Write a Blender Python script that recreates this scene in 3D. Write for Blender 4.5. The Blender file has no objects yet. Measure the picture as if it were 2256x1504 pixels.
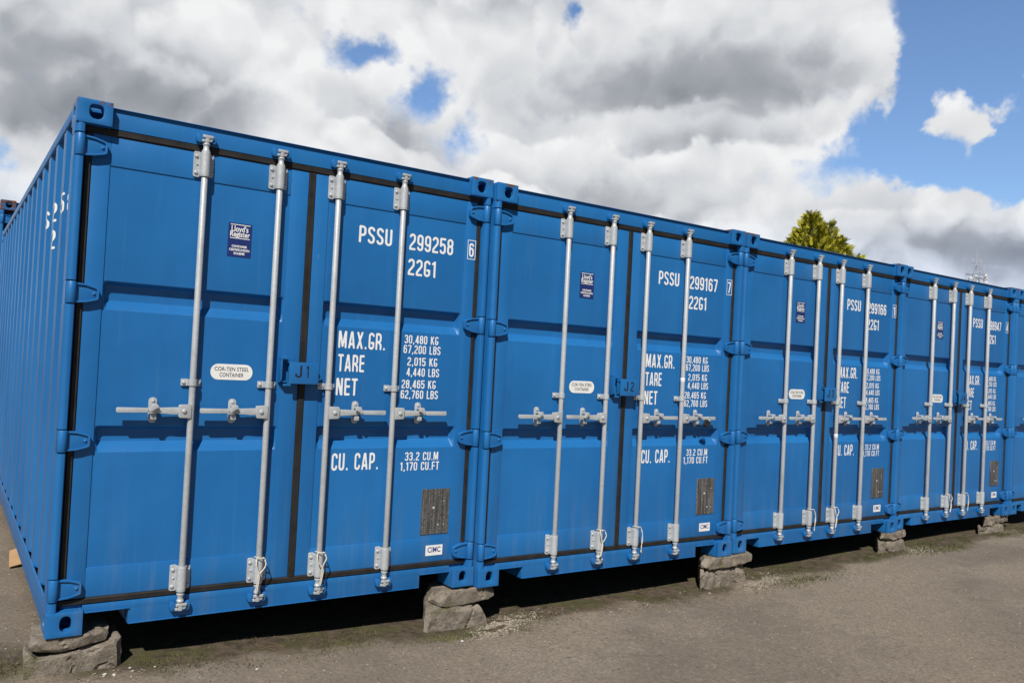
import bpy, bmesh, math, random
import numpy as np
from mathutils import Vector, Matrix, noise as mnoise
random.seed(7)
R = math.radians
S = bpy.context.scene
COL = S.collection

# ------------------------------------------------------------------ camera
cam_d = bpy.data.cameras.new('camera'); cam = bpy.data.objects.new('camera', cam_d); COL.objects.link(cam)
rt = Vector((0.83947419, -0.54091511, 0.05190315)); up = Vector((-0.05379905, 0.01231455, 0.99847585)); fw = Vector((0.54072983, 0.84098704, 0.01876297))
mw = Matrix((rt, up, -fw)).transposed().to_4x4(); mw.translation = (-0.47405716, -4.26512431, 1.41232679)
cam.matrix_world = mw
cam_d.sensor_width = 36; cam_d.sensor_fit = 'HORIZONTAL'; cam_d.lens = 28.351867
cam_d.shift_x = 107.295 / 2256; cam_d.shift_y = 12.847 / 2256
cam_d.clip_start = 0.05; cam_d.clip_end = 3000
S.camera = cam

# ------------------------------------------------------------------ light and exposure
SUN = Vector((-0.82, -1.0, 1.35)).normalized()          # towards the sun
sun_el = math.asin(SUN.z); sun_az = math.atan2(SUN.x, SUN.y)
sd = bpy.data.lights.new('sun', 'SUN'); sd.energy = 5.0; sd.angle = R(0.5); sd.color = (1.0, 0.955, 0.89)
sun = bpy.data.objects.new('sun', sd); COL.objects.link(sun)
sun.rotation_euler = SUN.to_track_quat('Z', 'Y').to_euler(); sun.location = SUN * 30
S.view_settings.view_transform = 'Standard'; S.view_settings.look = 'None'
S.view_settings.exposure = 0.0; S.view_settings.gamma = 1.0; S.view_settings.use_curve_mapping = False

# ------------------------------------------------------------------ node helpers
class NT:
    def __init__(s, nt): s.nt = nt
    def n(s, t, **kw):
        nd = s.nt.nodes.new(t)
        for k, v in kw.items(): setattr(nd, k, v)
        return nd
    def l(s, a, b): s.nt.links.new(a, b)
    def put(s, sock, v):
        if hasattr(v, 'is_linked'): s.l(v, sock)
        else: sock.default_value = v
    def math(s, op, a, b=0.0, c=None, clamp=False):
        nd = s.n('ShaderNodeMath', operation=op); nd.use_clamp = clamp
        s.put(nd.inputs[0], a); s.put(nd.inputs[1], b)
        if c is not None: s.put(nd.inputs[2], c)
        return nd.outputs[0]
    def mix(s, f, a, b, mode='MIX'):
        nd = s.n('ShaderNodeMix', data_type='RGBA', blend_type=mode)
        s.put(nd.inputs[0], f)
        s.put(nd.inputs[6], a if hasattr(a, 'is_linked') else (*a, 1)); s.put(nd.inputs[7], b if hasattr(b, 'is_linked') else (*b, 1))
        return nd.outputs[2]
    def ramp(s, f, lo, hi, smooth=True):
        nd = s.n('ShaderNodeMapRange'); nd.interpolation_type = 'SMOOTHSTEP' if smooth else 'LINEAR'
        s.put(nd.inputs[0], f); nd.inputs[1].default_value = lo; nd.inputs[2].default_value = hi
        return nd.outputs[0]
    def noise(s, vec, scale, detail=4, rough=.55, sc=None, dist=0.0):
        if sc is not None:
            m = s.n('ShaderNodeMapping'); m.inputs[3].default_value = sc; s.l(vec, m.inputs[0]); vec = m.outputs[0]
        nd = s.n('ShaderNodeTexNoise'); nd.inputs['Scale'].default_value = scale; nd.inputs['Detail'].default_value = detail
        nd.inputs['Roughness'].default_value = rough; nd.inputs['Distortion'].default_value = dist
        s.l(vec, nd.inputs['Vector']); return nd

# ------------------------------------------------------------------ sky: blue sky with cumulus, laid out by azimuth and elevation
wd = bpy.data.worlds.new('World'); S.world = wd; wd.use_nodes = True
nt = wd.node_tree; nt.nodes.clear(); N = NT(nt)
SKY = 0.05
sky = N.n('ShaderNodeTexSky', sky_type='NISHITA'); sky.sun_disc = False
sky.sun_elevation = sun_el; sky.sun_rotation = sun_az; sky.air_density = 1.0; sky.dust_density = 0.6; sky.ozone_density = 1.6
geo = N.n('ShaderNodeTexCoord'); dirv = geo.outputs['Generated']
sp = N.n('ShaderNodeSeparateXYZ'); N.l(dirv, sp.inputs[0])
az = N.math('MULTIPLY', N.math('ARCTAN2', sp.outputs[0], sp.outputs[1]), 57.29578)
el = N.math('MULTIPLY', N.math('ARCSINE', sp.outputs[2]), 57.29578)
cb = N.n('ShaderNodeCombineXYZ'); N.put(cb.inputs[0], az); N.put(cb.inputs[1], el)
# fluffy warp of the (azimuth, elevation) plane, two scales
nzA = N.noise(dirv, 9.0, 5, .60)
nzB = N.noise(dirv, 3.2, 3, .5)
nzC = N.noise(dirv, 30.0, 5, .6)
def warp(vec, nz, amp):
    a = N.n('ShaderNodeVectorMath', operation='SUBTRACT'); N.l(nz.outputs['Color'], a.inputs[0]); a.inputs[1].default_value = (.5, .5, .5)
    b = N.n('ShaderNodeVectorMath', operation='MULTIPLY_ADD'); N.l(a.outputs[0], b.inputs[0]); b.inputs[1].default_value = (amp, amp * .8, 0); N.l(vec, b.inputs[2])
    return b.outputs[0]
def billow(vec, scale, detail=2.0):            # rounded cauliflower relief, 0..1
    v = N.noise(vec, scale, detail, .5)
    return N.math('MULTIPLY_ADD', N.math('ABSOLUTE', N.math('SUBTRACT', v.outputs['Fac'], .5)), 1.5, .45)
def shifted(vec, off):
    a = N.n('ShaderNodeVectorMath', operation='ADD'); N.l(vec, a.inputs[0]); a.inputs[1].default_value = off; return a.outputs[0]
dirw = N.n('ShaderNodeVectorMath', operation='MULTIPLY_ADD'); N.l(nzA.outputs['Color'], dirw.inputs[0]); dirw.inputs[1].default_value = (.07, .07, .07); N.l(dirv, dirw.inputs[2]); dirw = dirw.outputs[0]
bil = billow(dirw, 10.0)
bil_up = billow(shifted(dirw, (-.010, -.003, .020)), 10.0)      # the same relief a little further towards the light
relief = N.math('SUBTRACT', bil, bil_up)
bilc = N.math('SUBTRACT', bil, .555)
wv = warp(warp(warp(cb.outputs[0], nzA, 8.0), nzB, 5.0), nzC, 2.0)
wg = warp(warp(cb.outputs[0], nzA, 6.0), nzB, 6.0)
wb = warp(warp(cb.outputs[0], nzA, 5.0), nzB, 3.0)
ofs = N.n('ShaderNodeCombineXYZ'); N.put(ofs.inputs[1], N.math('MULTIPLY', bilc, -3.2)); ad = N.n('ShaderNodeVectorMath', operation='ADD'); N.l(wb, ad.inputs[0]); N.l(ofs.outputs[0], ad.inputs[1]); wb = ad.outputs[0]
def mapped(vec, a, e, ra, re, rot=0.0):
    m = N.n('ShaderNodeMapping', vector_type='TEXTURE'); m.inputs[1].default_value = (a, e, 0); m.inputs[2].default_value = (0, 0, R(rot)); m.inputs[3].default_value = (ra, re, 1)
    N.l(vec, m.inputs[0]); return m.outputs[0]
def blob(vec, *q):
    g = N.n('ShaderNodeTexGradient', gradient_type='SPHERICAL'); N.l(mapped(vec, *q), g.inputs[0])
    return g.outputs['Fac']
def base(vec, *q):                             # a cumulus base: shade deepens downwards and stops at a crisp lower edge
    x = N.n('ShaderNodeSeparateXYZ'); N.l(mapped(vec, *q), x.inputs[0])
    fx = N.math('SUBTRACT', 1.0, N.math('MULTIPLY', x.outputs[0], x.outputs[0]), clamp=True)
    return N.math('MULTIPLY', fx, N.math('MULTIPLY', N.ramp(x.outputs[1], 1.0, -.75), N.ramp(x.outputs[1], -1.0, -.66)))
def total(vec, items, fn=blob):
    acc = None
    for it in items:
        b = N.math('MULTIPLY', fn(vec, *it[1:]), it[0])
        acc = b if acc is None else N.math('ADD', acc, b)
    return acc
holes = [  # weight, azimuth, elevation, radii, rotation
    (1.95, 24.4, 19.9, 3.6, 1.7, 14), (1.9, 28.8, 18.0, 2.6, 3.2, -35), (1.8, 39.4, 24.3, 1.4, 1.8, 25), (2.0, 2.6, 10.7, 2.6, 1.7, 0),
    (4.0, 66.5, 19.0, 9.0, 8.6, 0), (2.4, 58.4, 14.6, 6.5, 3.0, 22), (3.5, 64.5, 13.7, 8.0, 2.8, -8), (2.2, 62.0, 24.0, 5.6, 6.0, 0),
    (1.9, 60.3, 17.3, 4.4, 4.0, 0), (2.6, 72.0, 16.0, 8, 9, 0), (1.2, 31.8, 15.6, 1.8, 2.0, -40)]
puffs = [(2.2, 61.3, 16.0, 2.3, 1.2, 15), (2.2, 62.5, 18.0, 1.7, 2.0, 20), (2.1, 62.8, 16.4, 3.2, 2.8, 0), (2.7, 63.9, 15.2, 2.8, 3.2, -15), (2.5, 65.4, 16.2, 1.6, 1.7, 0), (1.6, 64.3, 13.6, 1.5, 1.4, 0), (4.6, 67.4, 18.0, 2.3, 1.8, 20), (1.6, 53.8, 15.6, 3.6, 1.4, -12), (2.0, 57.5, 20.5, 2.2, 4.6, 15)]
dens = N.math('ADD', 1.22, N.math('SUBTRACT', total(wv, puffs), total(wv, holes)))
n_d = N.noise(dirv, 13.0, 6, .60)
n_e = N.noise(dirv, 40.0, 4, .62)
dens = N.math('ADD', dens, N.math('MULTIPLY', N.math('SUBTRACT', n_d.outputs['Fac'], .5), 1.4))
dens = N.math('ADD', dens, N.math('MULTIPLY', N.math('SUBTRACT', n_e.outputs['Fac'], .5), 1.3))
dens = N.math('ADD', dens, N.math('MULTIPLY', bilc, 1.7))
alpha_front = N.ramp(dens, -.5, 1.0)
# rest of the sky (behind and beside the camera): broken cloud
n_r = N.noise(dirv, 2.6, 7, .6, sc=(1, 1, 2.2))
alpha_rest = N.ramp(n_r.outputs['Fac'], .60, .74)
infront = N.math('MULTIPLY', N.ramp(N.math('ABSOLUTE', N.math('SUBTRACT', az, 34.0)), 66, 50), N.ramp(el, 40, 31))
alpha = N.math('ADD', N.math('MULTIPLY', alpha_front, infront), N.math('MULTIPLY', alpha_rest, N.math('SUBTRACT', 1.0, infront)))
greys = [(.58, 8.0, 16.2, 13.0, 5.2, -8), (.34, 15.0, 15.2, 8.0, 3.0, -10), (.44, 4.0, 13.2, 6.5, 3.2, 0), (.25, 1.0, 18.0, 6, 3, 0),
    (.28, 47.0, 18.9, 11.5, 3.5, 2), (.42, 33.0, 25.4, 10.0, 2.2, 0), (.22, 27.0, 15.2, 4.5, 2.0, -15),
    (.52, 61.5, 8.0, 8.0, 2.4, -5), (.50, 67.0, 7.4, 6.5, 2.6, -5), (-.30, 57.2, 8.2, 1.8, .9, 20), (-.35, 67.5, 9.2, 2.4, 1.4, 20)]
bases = [(.40, 44.5, 20.8, 13.5, 3.4, 2), (.30, 53.5, 19.8, 7.0, 2.8, 8), (.44, 48.5, 16.5, 8.5, 1.8, 3), (.48, 43.0, 13.0, 9.5, 2.2, -6), (.36, 27.0, 16.6, 6.0, 1.9, -12), (.26, 37.0, 17.6, 5.0, 1.8, 0), (.16, 56.5, 11.7, 6.0, 1.4, 6), (.30, 34.0, 13.7, 5.5, 1.4, -8), (.12, 62.5, 11.2, 7.0, 2.0, 0), (.16, 6.0, 15.8, 12.0, 3.6, -4)]
g_tot = N.math('ADD', total(wg, greys), total(wb, bases, base))
lum = N.math('SUBTRACT', 0.86, N.math('MULTIPLY', g_tot, .98))
n_s = N.noise(dirv, 7.5, 4, .58)
lum = N.math('ADD', lum, N.math('MULTIPLY', N.math('SUBTRACT', n_s.outputs['Fac'], .5), .30))
lum = N.math('ADD', lum, N.math('MULTIPLY', relief, .85))
rest_l = N.math('ADD', .55, N.math('MULTIPLY', n_r.outputs['Fac'], .35))
lum = N.math('ADD', N.math('MULTIPLY', lum, infront), N.math('MULTIPLY', rest_l, N.math('SUBTRACT', 1.0, infront)))
lum = N.math('MAXIMUM', N.math('MINIMUM', lum, 1.0), .04)
cr = N.n('ShaderNodeValToRGB'); N.put(cr.inputs[0], lum)
cr.color_ramp.elements[0].position = .05; cr.color_ramp.elements[0].color = (.27, .29, .325, 1)
cr.color_ramp.elements[1].position = .97; cr.color_ramp.elements[1].color = (.89, .895, .90, 1)
e = cr.color_ramp.elements.new(.6); e.color = (.63, .65, .68, 1)
e = cr.color_ramp.elements.new(.35); e.color = (.40, .42, .455, 1)
low = N.mix(N.ramp(el, 11.5, 6.5), cr.outputs[0], N.mix(1.0, cr.outputs[0], (.86, .93, 1.06), 'MULTIPLY'))
cl = N.n('ShaderNodeVectorMath', operation='SCALE'); N.l(low, cl.inputs[0]); cl.inputs['Scale'].default_value = 1.0 / SKY
skyb = N.n('ShaderNodeVectorMath', operation='SCALE'); tint = N.mix(1.0, sky.outputs[0], (.86, .99, 1.16), 'MULTIPLY'); N.l(tint, skyb.inputs[0]); N.put(skyb.inputs['Scale'], N.math('ADD', .65, N.math('MULTIPLY', infront, 1.80)))
skymix = N.mix(alpha, skyb.outputs[0], cl.outputs[0])
bg = N.n('ShaderNodeBackground'); N.l(skymix, bg.inputs[0]); bg.inputs[1].default_value = SKY
wo = N.n('ShaderNodeOutputWorld'); N.l(bg.outputs[0], wo.inputs[0])
try:
    wd.cycles.sampling_method = 'MANUAL'; wd.cycles.sample_map_resolution = 512
except Exception: pass

# ------------------------------------------------------------------ materials
def new_mat(name):
    m = bpy.data.materials.new(name); m.use_nodes = True; m.node_tree.nodes.clear(); n = NT(m.node_tree)
    out = n.n('ShaderNodeOutputMaterial'); b = n.n('ShaderNodeBsdfPrincipled'); n.l(b.outputs[0], out.inputs[0])
    return m, n, b
def bump(n, b, h, strength, dist):
    bp = n.n('ShaderNodeBump'); bp.inputs['Strength'].default_value = strength; bp.inputs['Distance'].default_value = dist
    n.put(bp.inputs['Height'], h); n.l(bp.outputs[0], b.inputs['Normal'])
def pos(n): return n.n('ShaderNodeNewGeometry').outputs['Position']

def mat_blue(name, rust=0.0, streak=1.0):
    m, n, b = new_mat(name); P = pos(n)
    big = n.noise(P, 1.1, 3, .5); st = n.noise(P, 1.0, 5, .6, sc=(26, 26, 1.1)); st2 = n.noise(P, 1.0, 3, .5, sc=(7, 7, .8)); fine = n.noise(P, 90, 3, .6)
    c = n.mix(n.ramp(big.outputs['Fac'], .3, .7), (.0115, .128, .362), (.0150, .152, .415))
    c = n.mix(n.math('MULTIPLY', n.ramp(st.outputs['Fac'], .56, .78), .20 * streak), c, (.075, .20, .42))
    c = n.mix(n.math('MULTIPLY', n.ramp(st2.outputs['Fac'], .52, .75), .16 * streak), c, (.012, .085, .27))
    dv = n.noise(P, 1.0, 5, .65, sc=(11, 11, .9)); spz = n.n('ShaderNodeSeparateXYZ'); n.l(P, spz.inputs[0])
    c = n.mix(n.math('MULTIPLY', n.math('MULTIPLY', n.ramp(dv.outputs['Fac'], .47, .66), n.ramp(spz.outputs[2], .75, .12)), .22), c, (.13, .19, .27))
    # small chalky scuffs
    sc = n.noise(P, 34, 4, .7, sc=(1, 1, .35)); c = n.mix(n.math('MULTIPLY', n.ramp(sc.outputs['Fac'], .70, .78), .5), c, (.16, .25, .38))
    if rust:
        r = n.noise(P, 16, 6, .65); r2 = n.noise(P, 60, 4, .6)
        rc = n.mix(r2.outputs['Fac'], (.075, .034, .020), (.165, .080, .048))
        edge = n.math('MULTIPLY', n.ramp(spz.outputs[2], 2.535, 2.60), .13); c = n.mix(n.ramp(n.math('ADD', r.outputs['Fac'], edge), .65 - rust * .1, .69 - rust * .1), c, rc)
    n.l(c, b.inputs['Base Color'])
    b.inputs['Specular IOR Level'].default_value = .40
    n.put(b.inputs['Roughness'], n.math('ADD', .34, n.math('MULTIPLY', st2.outputs['Fac'], .16)))
    h = n.math('ADD', n.math('MULTIPLY', n.noise(P, 3.0, 2, .5).outputs['Fac'], 1.0), n.math('MULTIPLY', fine.outputs['Fac'], .012))
    bump(n, b, h, .5, .02)
    return m
def mat_galv():
    m, n, b = new_mat('galvanised_steel'); P = pos(n)
    a = n.noise(P, 60, 4, .6); s = n.noise(P, 9, 4, .6, sc=(1, 1, .5))
    c = n.mix(a.outputs['Fac'], (.37, .395, .41), (.60, .625, .64)); c = n.mix(n.math('MULTIPLY', n.ramp(s.outputs['Fac'], .5, .75), .5), c, (.29, .31, .325))
    r = n.noise(P, 7, 5, .6, sc=(1, 1, .3)); c = n.mix(n.math('MULTIPLY', n.ramp(r.outputs['Fac'], .68, .76), .5), c, (.33, .20, .12))
    n.l(c, b.inputs['Base Color']); b.inputs['Metallic'].default_value = .2; b.inputs['Roughness'].default_value = .46
    bump(n, b, a.outputs['Fac'], .25, .003); return m
def mat_plain(name, col, rough=.6, var=.25, scale=30, metal=0.0, spec=.5, bmp=.15, bd=.004):
    m, n, b = new_mat(name); P = pos(n); a = n.noise(P, scale, 5, .6)
    lo = tuple(x * (1 - var) for x in col); hi = tuple(min(1, x * (1 + var)) for x in col)
    n.l(n.mix(n.ramp(a.outputs['Fac'], .3, .7), lo, hi), b.inputs['Base Color']); b.inputs['Roughness'].default_value = rough; b.inputs['Metallic'].default_value = metal
    b.inputs['Specular IOR Level'].default_value = spec
    if bmp: bump(n, b, a.outputs['Fac'], bmp, bd)
    return m
def mat_concrete():
    m, n, b = new_mat('weathered_concrete'); P = pos(n)
    a = n.noise(P, 9, 6, .65); f = n.noise(P, 90, 5, .7); g = n.noise(P, 5, 5, .6)
    c = n.mix(n.ramp(a.outputs['Fac'], .32, .68), (.150, .127, .100), (.272, .235, .190))
    c = n.mix(n.math('MULTIPLY', n.ramp(f.outputs['Fac'], .50, .72), .7), c, (.36, .32, .265)); c = n.mix(n.math('MULTIPLY', n.ramp(f.outputs['Fac'], .44, .28), .75), c, (.07, .058, .045)); m3 = n.noise(P, 26, 5, .7); c = n.mix(n.math('MULTIPLY', n.ramp(m3.outputs['Fac'], .55, .70), .5), c, (.095, .08, .06))
    c = n.mix(n.math('MULTIPLY', n.ramp(g.outputs['Fac'], .56, .70), .7), c, (.085, .085, .028))
    n.l(c, b.inputs['Base Color']); b.inputs['Roughness'].default_value = .95; b.inputs['Specular IOR Level'].default_value = .2
    h = n.math('ADD', n.math('MULTIPLY', a.outputs['Fac'], .8), n.math('MULTIPLY', f.outputs['Fac'], .35)); bump(n, b, h, .9, .02); return m
def mat_ground():
    m, n, b = new_mat('worn_asphalt'); P = pos(n); sp_ = n.n('ShaderNodeSeparateXYZ'); n.l(P, sp_.inputs[0])
    a = n.noise(P, .55, 5, .6); f = n.noise(P, 55, 6, .75); f2 = n.noise(P, 160, 3, .6)
    c = n.mix(n.ramp(a.outputs['Fac'], .36, .64), (.200, .162, .122), (.282, .230, .172))
    pt = n.noise(P, 1.7, 6, .62); c = n.mix(n.math('MULTIPLY', n.ramp(pt.outputs['Fac'], .5, .7), .5), c, (.315, .265, .205))
    c = n.mix(n.math('MULTIPLY', n.ramp(f.outputs['Fac'], .35, .68), .75), c, (.105, .092, .078))
    f3 = n.noise(P, 22, 5, .7); c = n.mix(n.math('MULTIPLY', n.ramp(f3.outputs['Fac'], .54, .72), .55), c, (.34, .285, .22)); c = n.mix(n.math('MULTIPLY', n.ramp(f3.outputs['Fac'], .46, .30), .55), c, (.12, .103, .086))
    sw = n.noise(P, .8, 4, .6, sc=(1, 1.6, 1)); c = n.mix(n.math('MULTIPLY', n.ramp(sw.outputs['Fac'], .56, .72), .65), c, (.140, .118, .098))
    c = n.mix(n.math('MULTIPLY', n.ramp(f2.outputs['Fac'], .62, .78), .5), c, (.38, .34, .28))
    v = n.n('ShaderNodeTexVoronoi'); v.inputs['Scale'].default_value = 34; n.l(P, v.inputs['Vector'])
    vr = n.n('ShaderNodeSeparateColor'); n.l(v.outputs['Color'], vr.inputs[0])
    spk = n.math('MULTIPLY', n.ramp(v.outputs['Distance'], .22, .12), n.ramp(vr.outputs[0], .94, .96)); c = n.mix(spk, c, (.52, .49, .44))
    spd = n.math('MULTIPLY', n.ramp(v.outputs['Distance'], .26, .16), n.ramp(vr.outputs[1], .93, .95)); c = n.mix(spd, c, (.045, .04, .036))
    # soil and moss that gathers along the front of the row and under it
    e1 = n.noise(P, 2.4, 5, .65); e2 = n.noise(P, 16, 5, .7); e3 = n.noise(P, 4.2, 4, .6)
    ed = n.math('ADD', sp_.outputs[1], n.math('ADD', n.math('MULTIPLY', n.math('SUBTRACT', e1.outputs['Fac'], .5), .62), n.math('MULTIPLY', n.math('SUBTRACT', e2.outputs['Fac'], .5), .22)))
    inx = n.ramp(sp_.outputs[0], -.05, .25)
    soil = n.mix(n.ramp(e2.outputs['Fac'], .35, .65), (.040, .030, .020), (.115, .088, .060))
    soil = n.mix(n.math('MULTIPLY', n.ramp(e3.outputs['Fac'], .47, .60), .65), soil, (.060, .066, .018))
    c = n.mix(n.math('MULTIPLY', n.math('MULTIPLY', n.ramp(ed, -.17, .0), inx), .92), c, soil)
    # moss patch at the left, beside the first block
    b1 = n.n('ShaderNodeVectorMath', operation='DISTANCE'); n.l(P, b1.inputs[0]); b1.inputs[1].default_value = (-.22, .28, -.19)
    c = n.mix(n.math('MULTIPLY', n.ramp(n.math('ADD', b1.outputs['Value'], n.math('MULTIPLY', e2.outputs['Fac'], .22)), .48, .26), .75), c, soil)
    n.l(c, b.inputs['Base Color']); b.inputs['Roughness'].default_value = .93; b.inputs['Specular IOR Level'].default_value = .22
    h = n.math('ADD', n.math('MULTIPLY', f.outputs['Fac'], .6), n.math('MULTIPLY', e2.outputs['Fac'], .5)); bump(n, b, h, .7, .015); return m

M = {}
M['blue'] = mat_blue('blue_paint'); M['blue_cast'] = mat_blue('blue_paint_rusting', rust=.30); M['blue_rusty'] = mat_blue('blue_paint_very_rusty', rust=.95)
M['galv'] = mat_galv(); M['rubber'] = mat_plain('black_rubber', (.018, .016, .0145), .62, .3, 14, spec=.35)
M['white'] = mat_plain('white_lettering', (.82, .82, .80), .5, .05, 40, bmp=0)
M['navy'] = mat_plain('navy_print', (.014, .030, .150), .35, .1, 20, bmp=0); M['stick'] = mat_plain('white_sticker', (.80, .80, .78), .4, .04, 20, bmp=0)
M['ink'] = mat_plain('black_ink', (.02, .02, .02), .5, .1, 20, bmp=0); M['cimc'] = mat_plain('blue_ink', (.02, .045, .22), .5, .1, 20, bmp=0)
M['cut'] = mat_plain('cut_number_shade', (.006, .010, .028), .8, .1, 20, bmp=0)  # flat dark colour painted for the shade inside the cut-through numbers
M['concrete'] = mat_concrete(); M['ground'] = mat_ground()
M['cord'] = mat_plain('white_cord', (.62, .58, .50), .85, .2, 120); M['lock'] = mat_plain('dark_padlock_metal', (.035, .034, .036), .5, .3, 40, metal=.5)
M['card'] = mat_plain('brown_cardboard', (.46, .29, .145), .85, .08, 12, bmp=.05)
M['gravel'] = mat_plain('pale_gravel', (.27, .235, .185), .95, .45, 45); M['stone'] = mat_plain('white_stone_surface', (.56, .54, .50), .9, .2, 60)
M['moss'] = mat_plain('moss_blades', (.075, .075, .022), .9, .5, 6, bmp=0); M['straw'] = mat_plain('dry_stalks', (.19, .125, .070), .9, .3, 9, bmp=0)
M['floor'] = mat_plain('underside_steel', (.02, .03, .05), .8, .3, 10)
def mat_plate():
    m, n, b = new_mat('stamped_plate'); P = pos(n)
    s = n.noise(P, 1.0, 5, .65, sc=(75, 75, 3.5)); r = n.noise(P, 1.0, 2, .5, sc=(50, 50, 190))
    c = n.mix(n.ramp(s.outputs['Fac'], .42, .70), (.085, .082, .078), (.25, .245, .235)); c = n.mix(n.math('MULTIPLY', n.ramp(r.outputs['Fac'], .52, .60), .55), c, (.03, .03, .03))
    n.l(c, b.inputs['Base Color']); b.inputs['Metallic'].default_value = .3; b.inputs['Roughness'].default_value = .5; bump(n, b, r.outputs['Fac'], .4, .002); return m
M['plate'] = mat_plate()
def mat_leaf():
    m, n, b = new_mat('golden_conifer_foliage'); P = pos(n); a = n.noise(P, 2.2, 4, .6); f = n.noise(P, 14, 3, .6)
    oi = n.n('ShaderNodeAttribute', attribute_name='tone')
    c = n.mix(oi.outputs['Fac'], (.050, .090, .012), (.62, .56, .050)); c = n.mix(n.math('MULTIPLY', n.ramp(a.outputs['Fac'], .45, .7), .45), c, (.12, .135, .015))
    c = n.mix(n.math('MULTIPLY', n.ramp(f.outputs['Fac'], .5, .75), .35), c, (.05, .065, .01))
    n.l(c, b.inputs['Base Color']); b.inputs['Roughness'].default_value = .75; b.inputs['Specular IOR Level'].default_value = .2; return m
M['leaf'] = mat_leaf(); M['bark'] = mat_plain('brown_bark', (.09, .06, .04), .95, .4, 9, bmp=.6, bd=.02)
M['mast'] = mat_plain('galvanised_mast', (.30, .32, .35), .5, .15, 2, metal=.3, bmp=0); M['dish'] = mat_plain('white_antenna', (.50, .51, .52), .4, .05, 2, bmp=0)

# ------------------------------------------------------------------ mesh builder
class MB:
    def __init__(s): s.v = []; s.f = []
    def add(s, vs, fs):
        o = len(s.v); s.v += [tuple(x) for x in vs]; s.f += [tuple(i + o for i in f) for f in fs]; return s
    def box(s, x0, x1, y0, y1, z0, z1):
        return s.add([(x0, y0, z0), (x1, y0, z0), (x1, y1, z0), (x0, y1, z0), (x0, y0, z1), (x1, y0, z1), (x1, y1, z1), (x0, y1, z1)],
                     [(0, 3, 2, 1), (4, 5, 6, 7), (0, 1, 5, 4), (1, 2, 6, 5), (2, 3, 7, 6), (3, 0, 4, 7)])
    def prism(s, poly, y0, y1, T=None):
        """polygon in (x, z), extruded from y0 (front) to y1"""
        n = len(poly); vs = [(p[0], y0, p[1]) for p in poly] + [(p[0], y1, p[1]) for p in poly]
        if T: vs = [T(*v) for v in vs]
        return s.add(vs, [tuple(range(n)), tuple(range(2 * n - 1, n - 1, -1))] + [(i, i + n, (i + 1) % n + n, (i + 1) % n) for i in range(n)])
    def lathe(s, prof, n=14, T=None, cap=True):
        """profile of (radius, z) about the z axis"""
        vs = []
        for r, z in prof:
            for k in range(n):
                a = 2 * math.pi * k / n; vs.append((r * math.cos(a), r * math.sin(a), z))
        fs = []
        for i in range(len(prof) - 1):
            for k in range(n): fs.append((i * n + k, i * n + (k + 1) % n, (i + 1) * n + (k + 1) % n, (i + 1) * n + k))
        if cap: fs += [tuple(range(n - 1, -1, -1)), tuple((len(prof) - 1) * n + k for k in range(n))]
        if T: vs = [T(*v) for v in vs]
        return s.add(vs, fs)
    def tube(s, pts, r, n=6, r2=None):
        pts = [Vector(p) for p in pts]; vs = []; L = len(pts); prev = None
        for i, p in enumerate(pts):
            t = (pts[min(i + 1, L - 1)] - pts[max(i - 1, 0)]).normalized()
            a = t.cross(Vector((0, 0, 1)) if abs(t.z) < .9 else Vector((1, 0, 0))).normalized()
            if prev is not None and a.dot(prev) < 0: a = -a
            prev = a; b = t.cross(a); rr = r if r2 is None else r + (r2 - r) * i / (L - 1)
            for k in range(n):
                q = 2 * math.pi * k / n; vs.append(p + a * (rr * math.cos(q)) + b * (rr * math.sin(q)))
        fs = [(i * n + k, i * n + (k + 1) % n, (i + 1) * n + (k + 1) % n, (i + 1) * n + k) for i in range(L - 1) for k in range(n)]
        fs += [tuple(range(n - 1, -1, -1)), tuple((L - 1) * n + k for k in range(n))]
        return s.add(vs, fs)
    def ring_plate(s, outer, inner, y0, y1, T=None):
        """a plate in (x, z) with a hole: equal-length outlines, given depth"""
        n = len(outer); vs = [(p[0], y0, p[1]) for p in outer] + [(p[0], y0, p[1]) for p in inner] + [(p[0], y1, p[1]) for p in outer] + [(p[0], y1, p[1]) for p in inner]
        if T: vs = [T(*v) for v in vs]
        fs = []
        for i in range(n):
            j = (i + 1) % n
            fs += [(i, j, n + j, n + i), (2 * n + i, 3 * n + i, 3 * n + j, 2 * n + j), (i, 2 * n + i, 2 * n + j, j), (n + i, n + j, 3 * n + j, 3 * n + i)]
        return s.add(vs, fs)
    def build(s, name, mat, parent=None, bev=0.0, seg=2, smooth=False, loc=None, ang=32):
        me = bpy.data.meshes.new(name); me.from_pydata(s.v, [], s.f)
        bm = bmesh.new(); bm.from_mesh(me)
        bmesh.ops.recalc_face_normals(bm, faces=bm.faces)
        if bev:
            es = [e for e in bm.edges if len(e.link_faces) == 2 and e.calc_face_angle(0) > R(ang)]
            bmesh.ops.bevel(bm, geom=es, offset=bev, segments=seg, profile=.6, affect='EDGES', clamp_overlap=True)
        bm.to_mesh(me); bm.free()
        if smooth or bev:
            me.polygons.foreach_set('use_smooth', [True] * len(me.polygons)); me.set_sharp_from_angle(angle=R(40))
        me.materials.append(mat)
        return link(name, me, parent, loc)
def link(name, me, parent=None, loc=None):
    o = bpy.data.objects.new(name, me); COL.objects.link(o)
    if parent is not None: o.parent = parent
    if loc is not None: o.location = loc
    return o
def tag(o, label, cat, group=None):
    o['label'] = label; o['category'] = cat
    if group: o['group'] = group
    return o
def empty(name, loc, rz=0.0):
    o = bpy.data.objects.new(name, None); COL.objects.link(o); o.location = loc; o.rotation_euler = (0, 0, rz); o.empty_display_size = .2; return o
KIDS = {}
def copy_tree(o, parent=None):
    c = o.copy(); COL.objects.link(c)
    if parent is not None: c.parent = parent
    for ch in [x for x in ALL_KIDS(o)]: copy_tree(ch, c)
    return c
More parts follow.
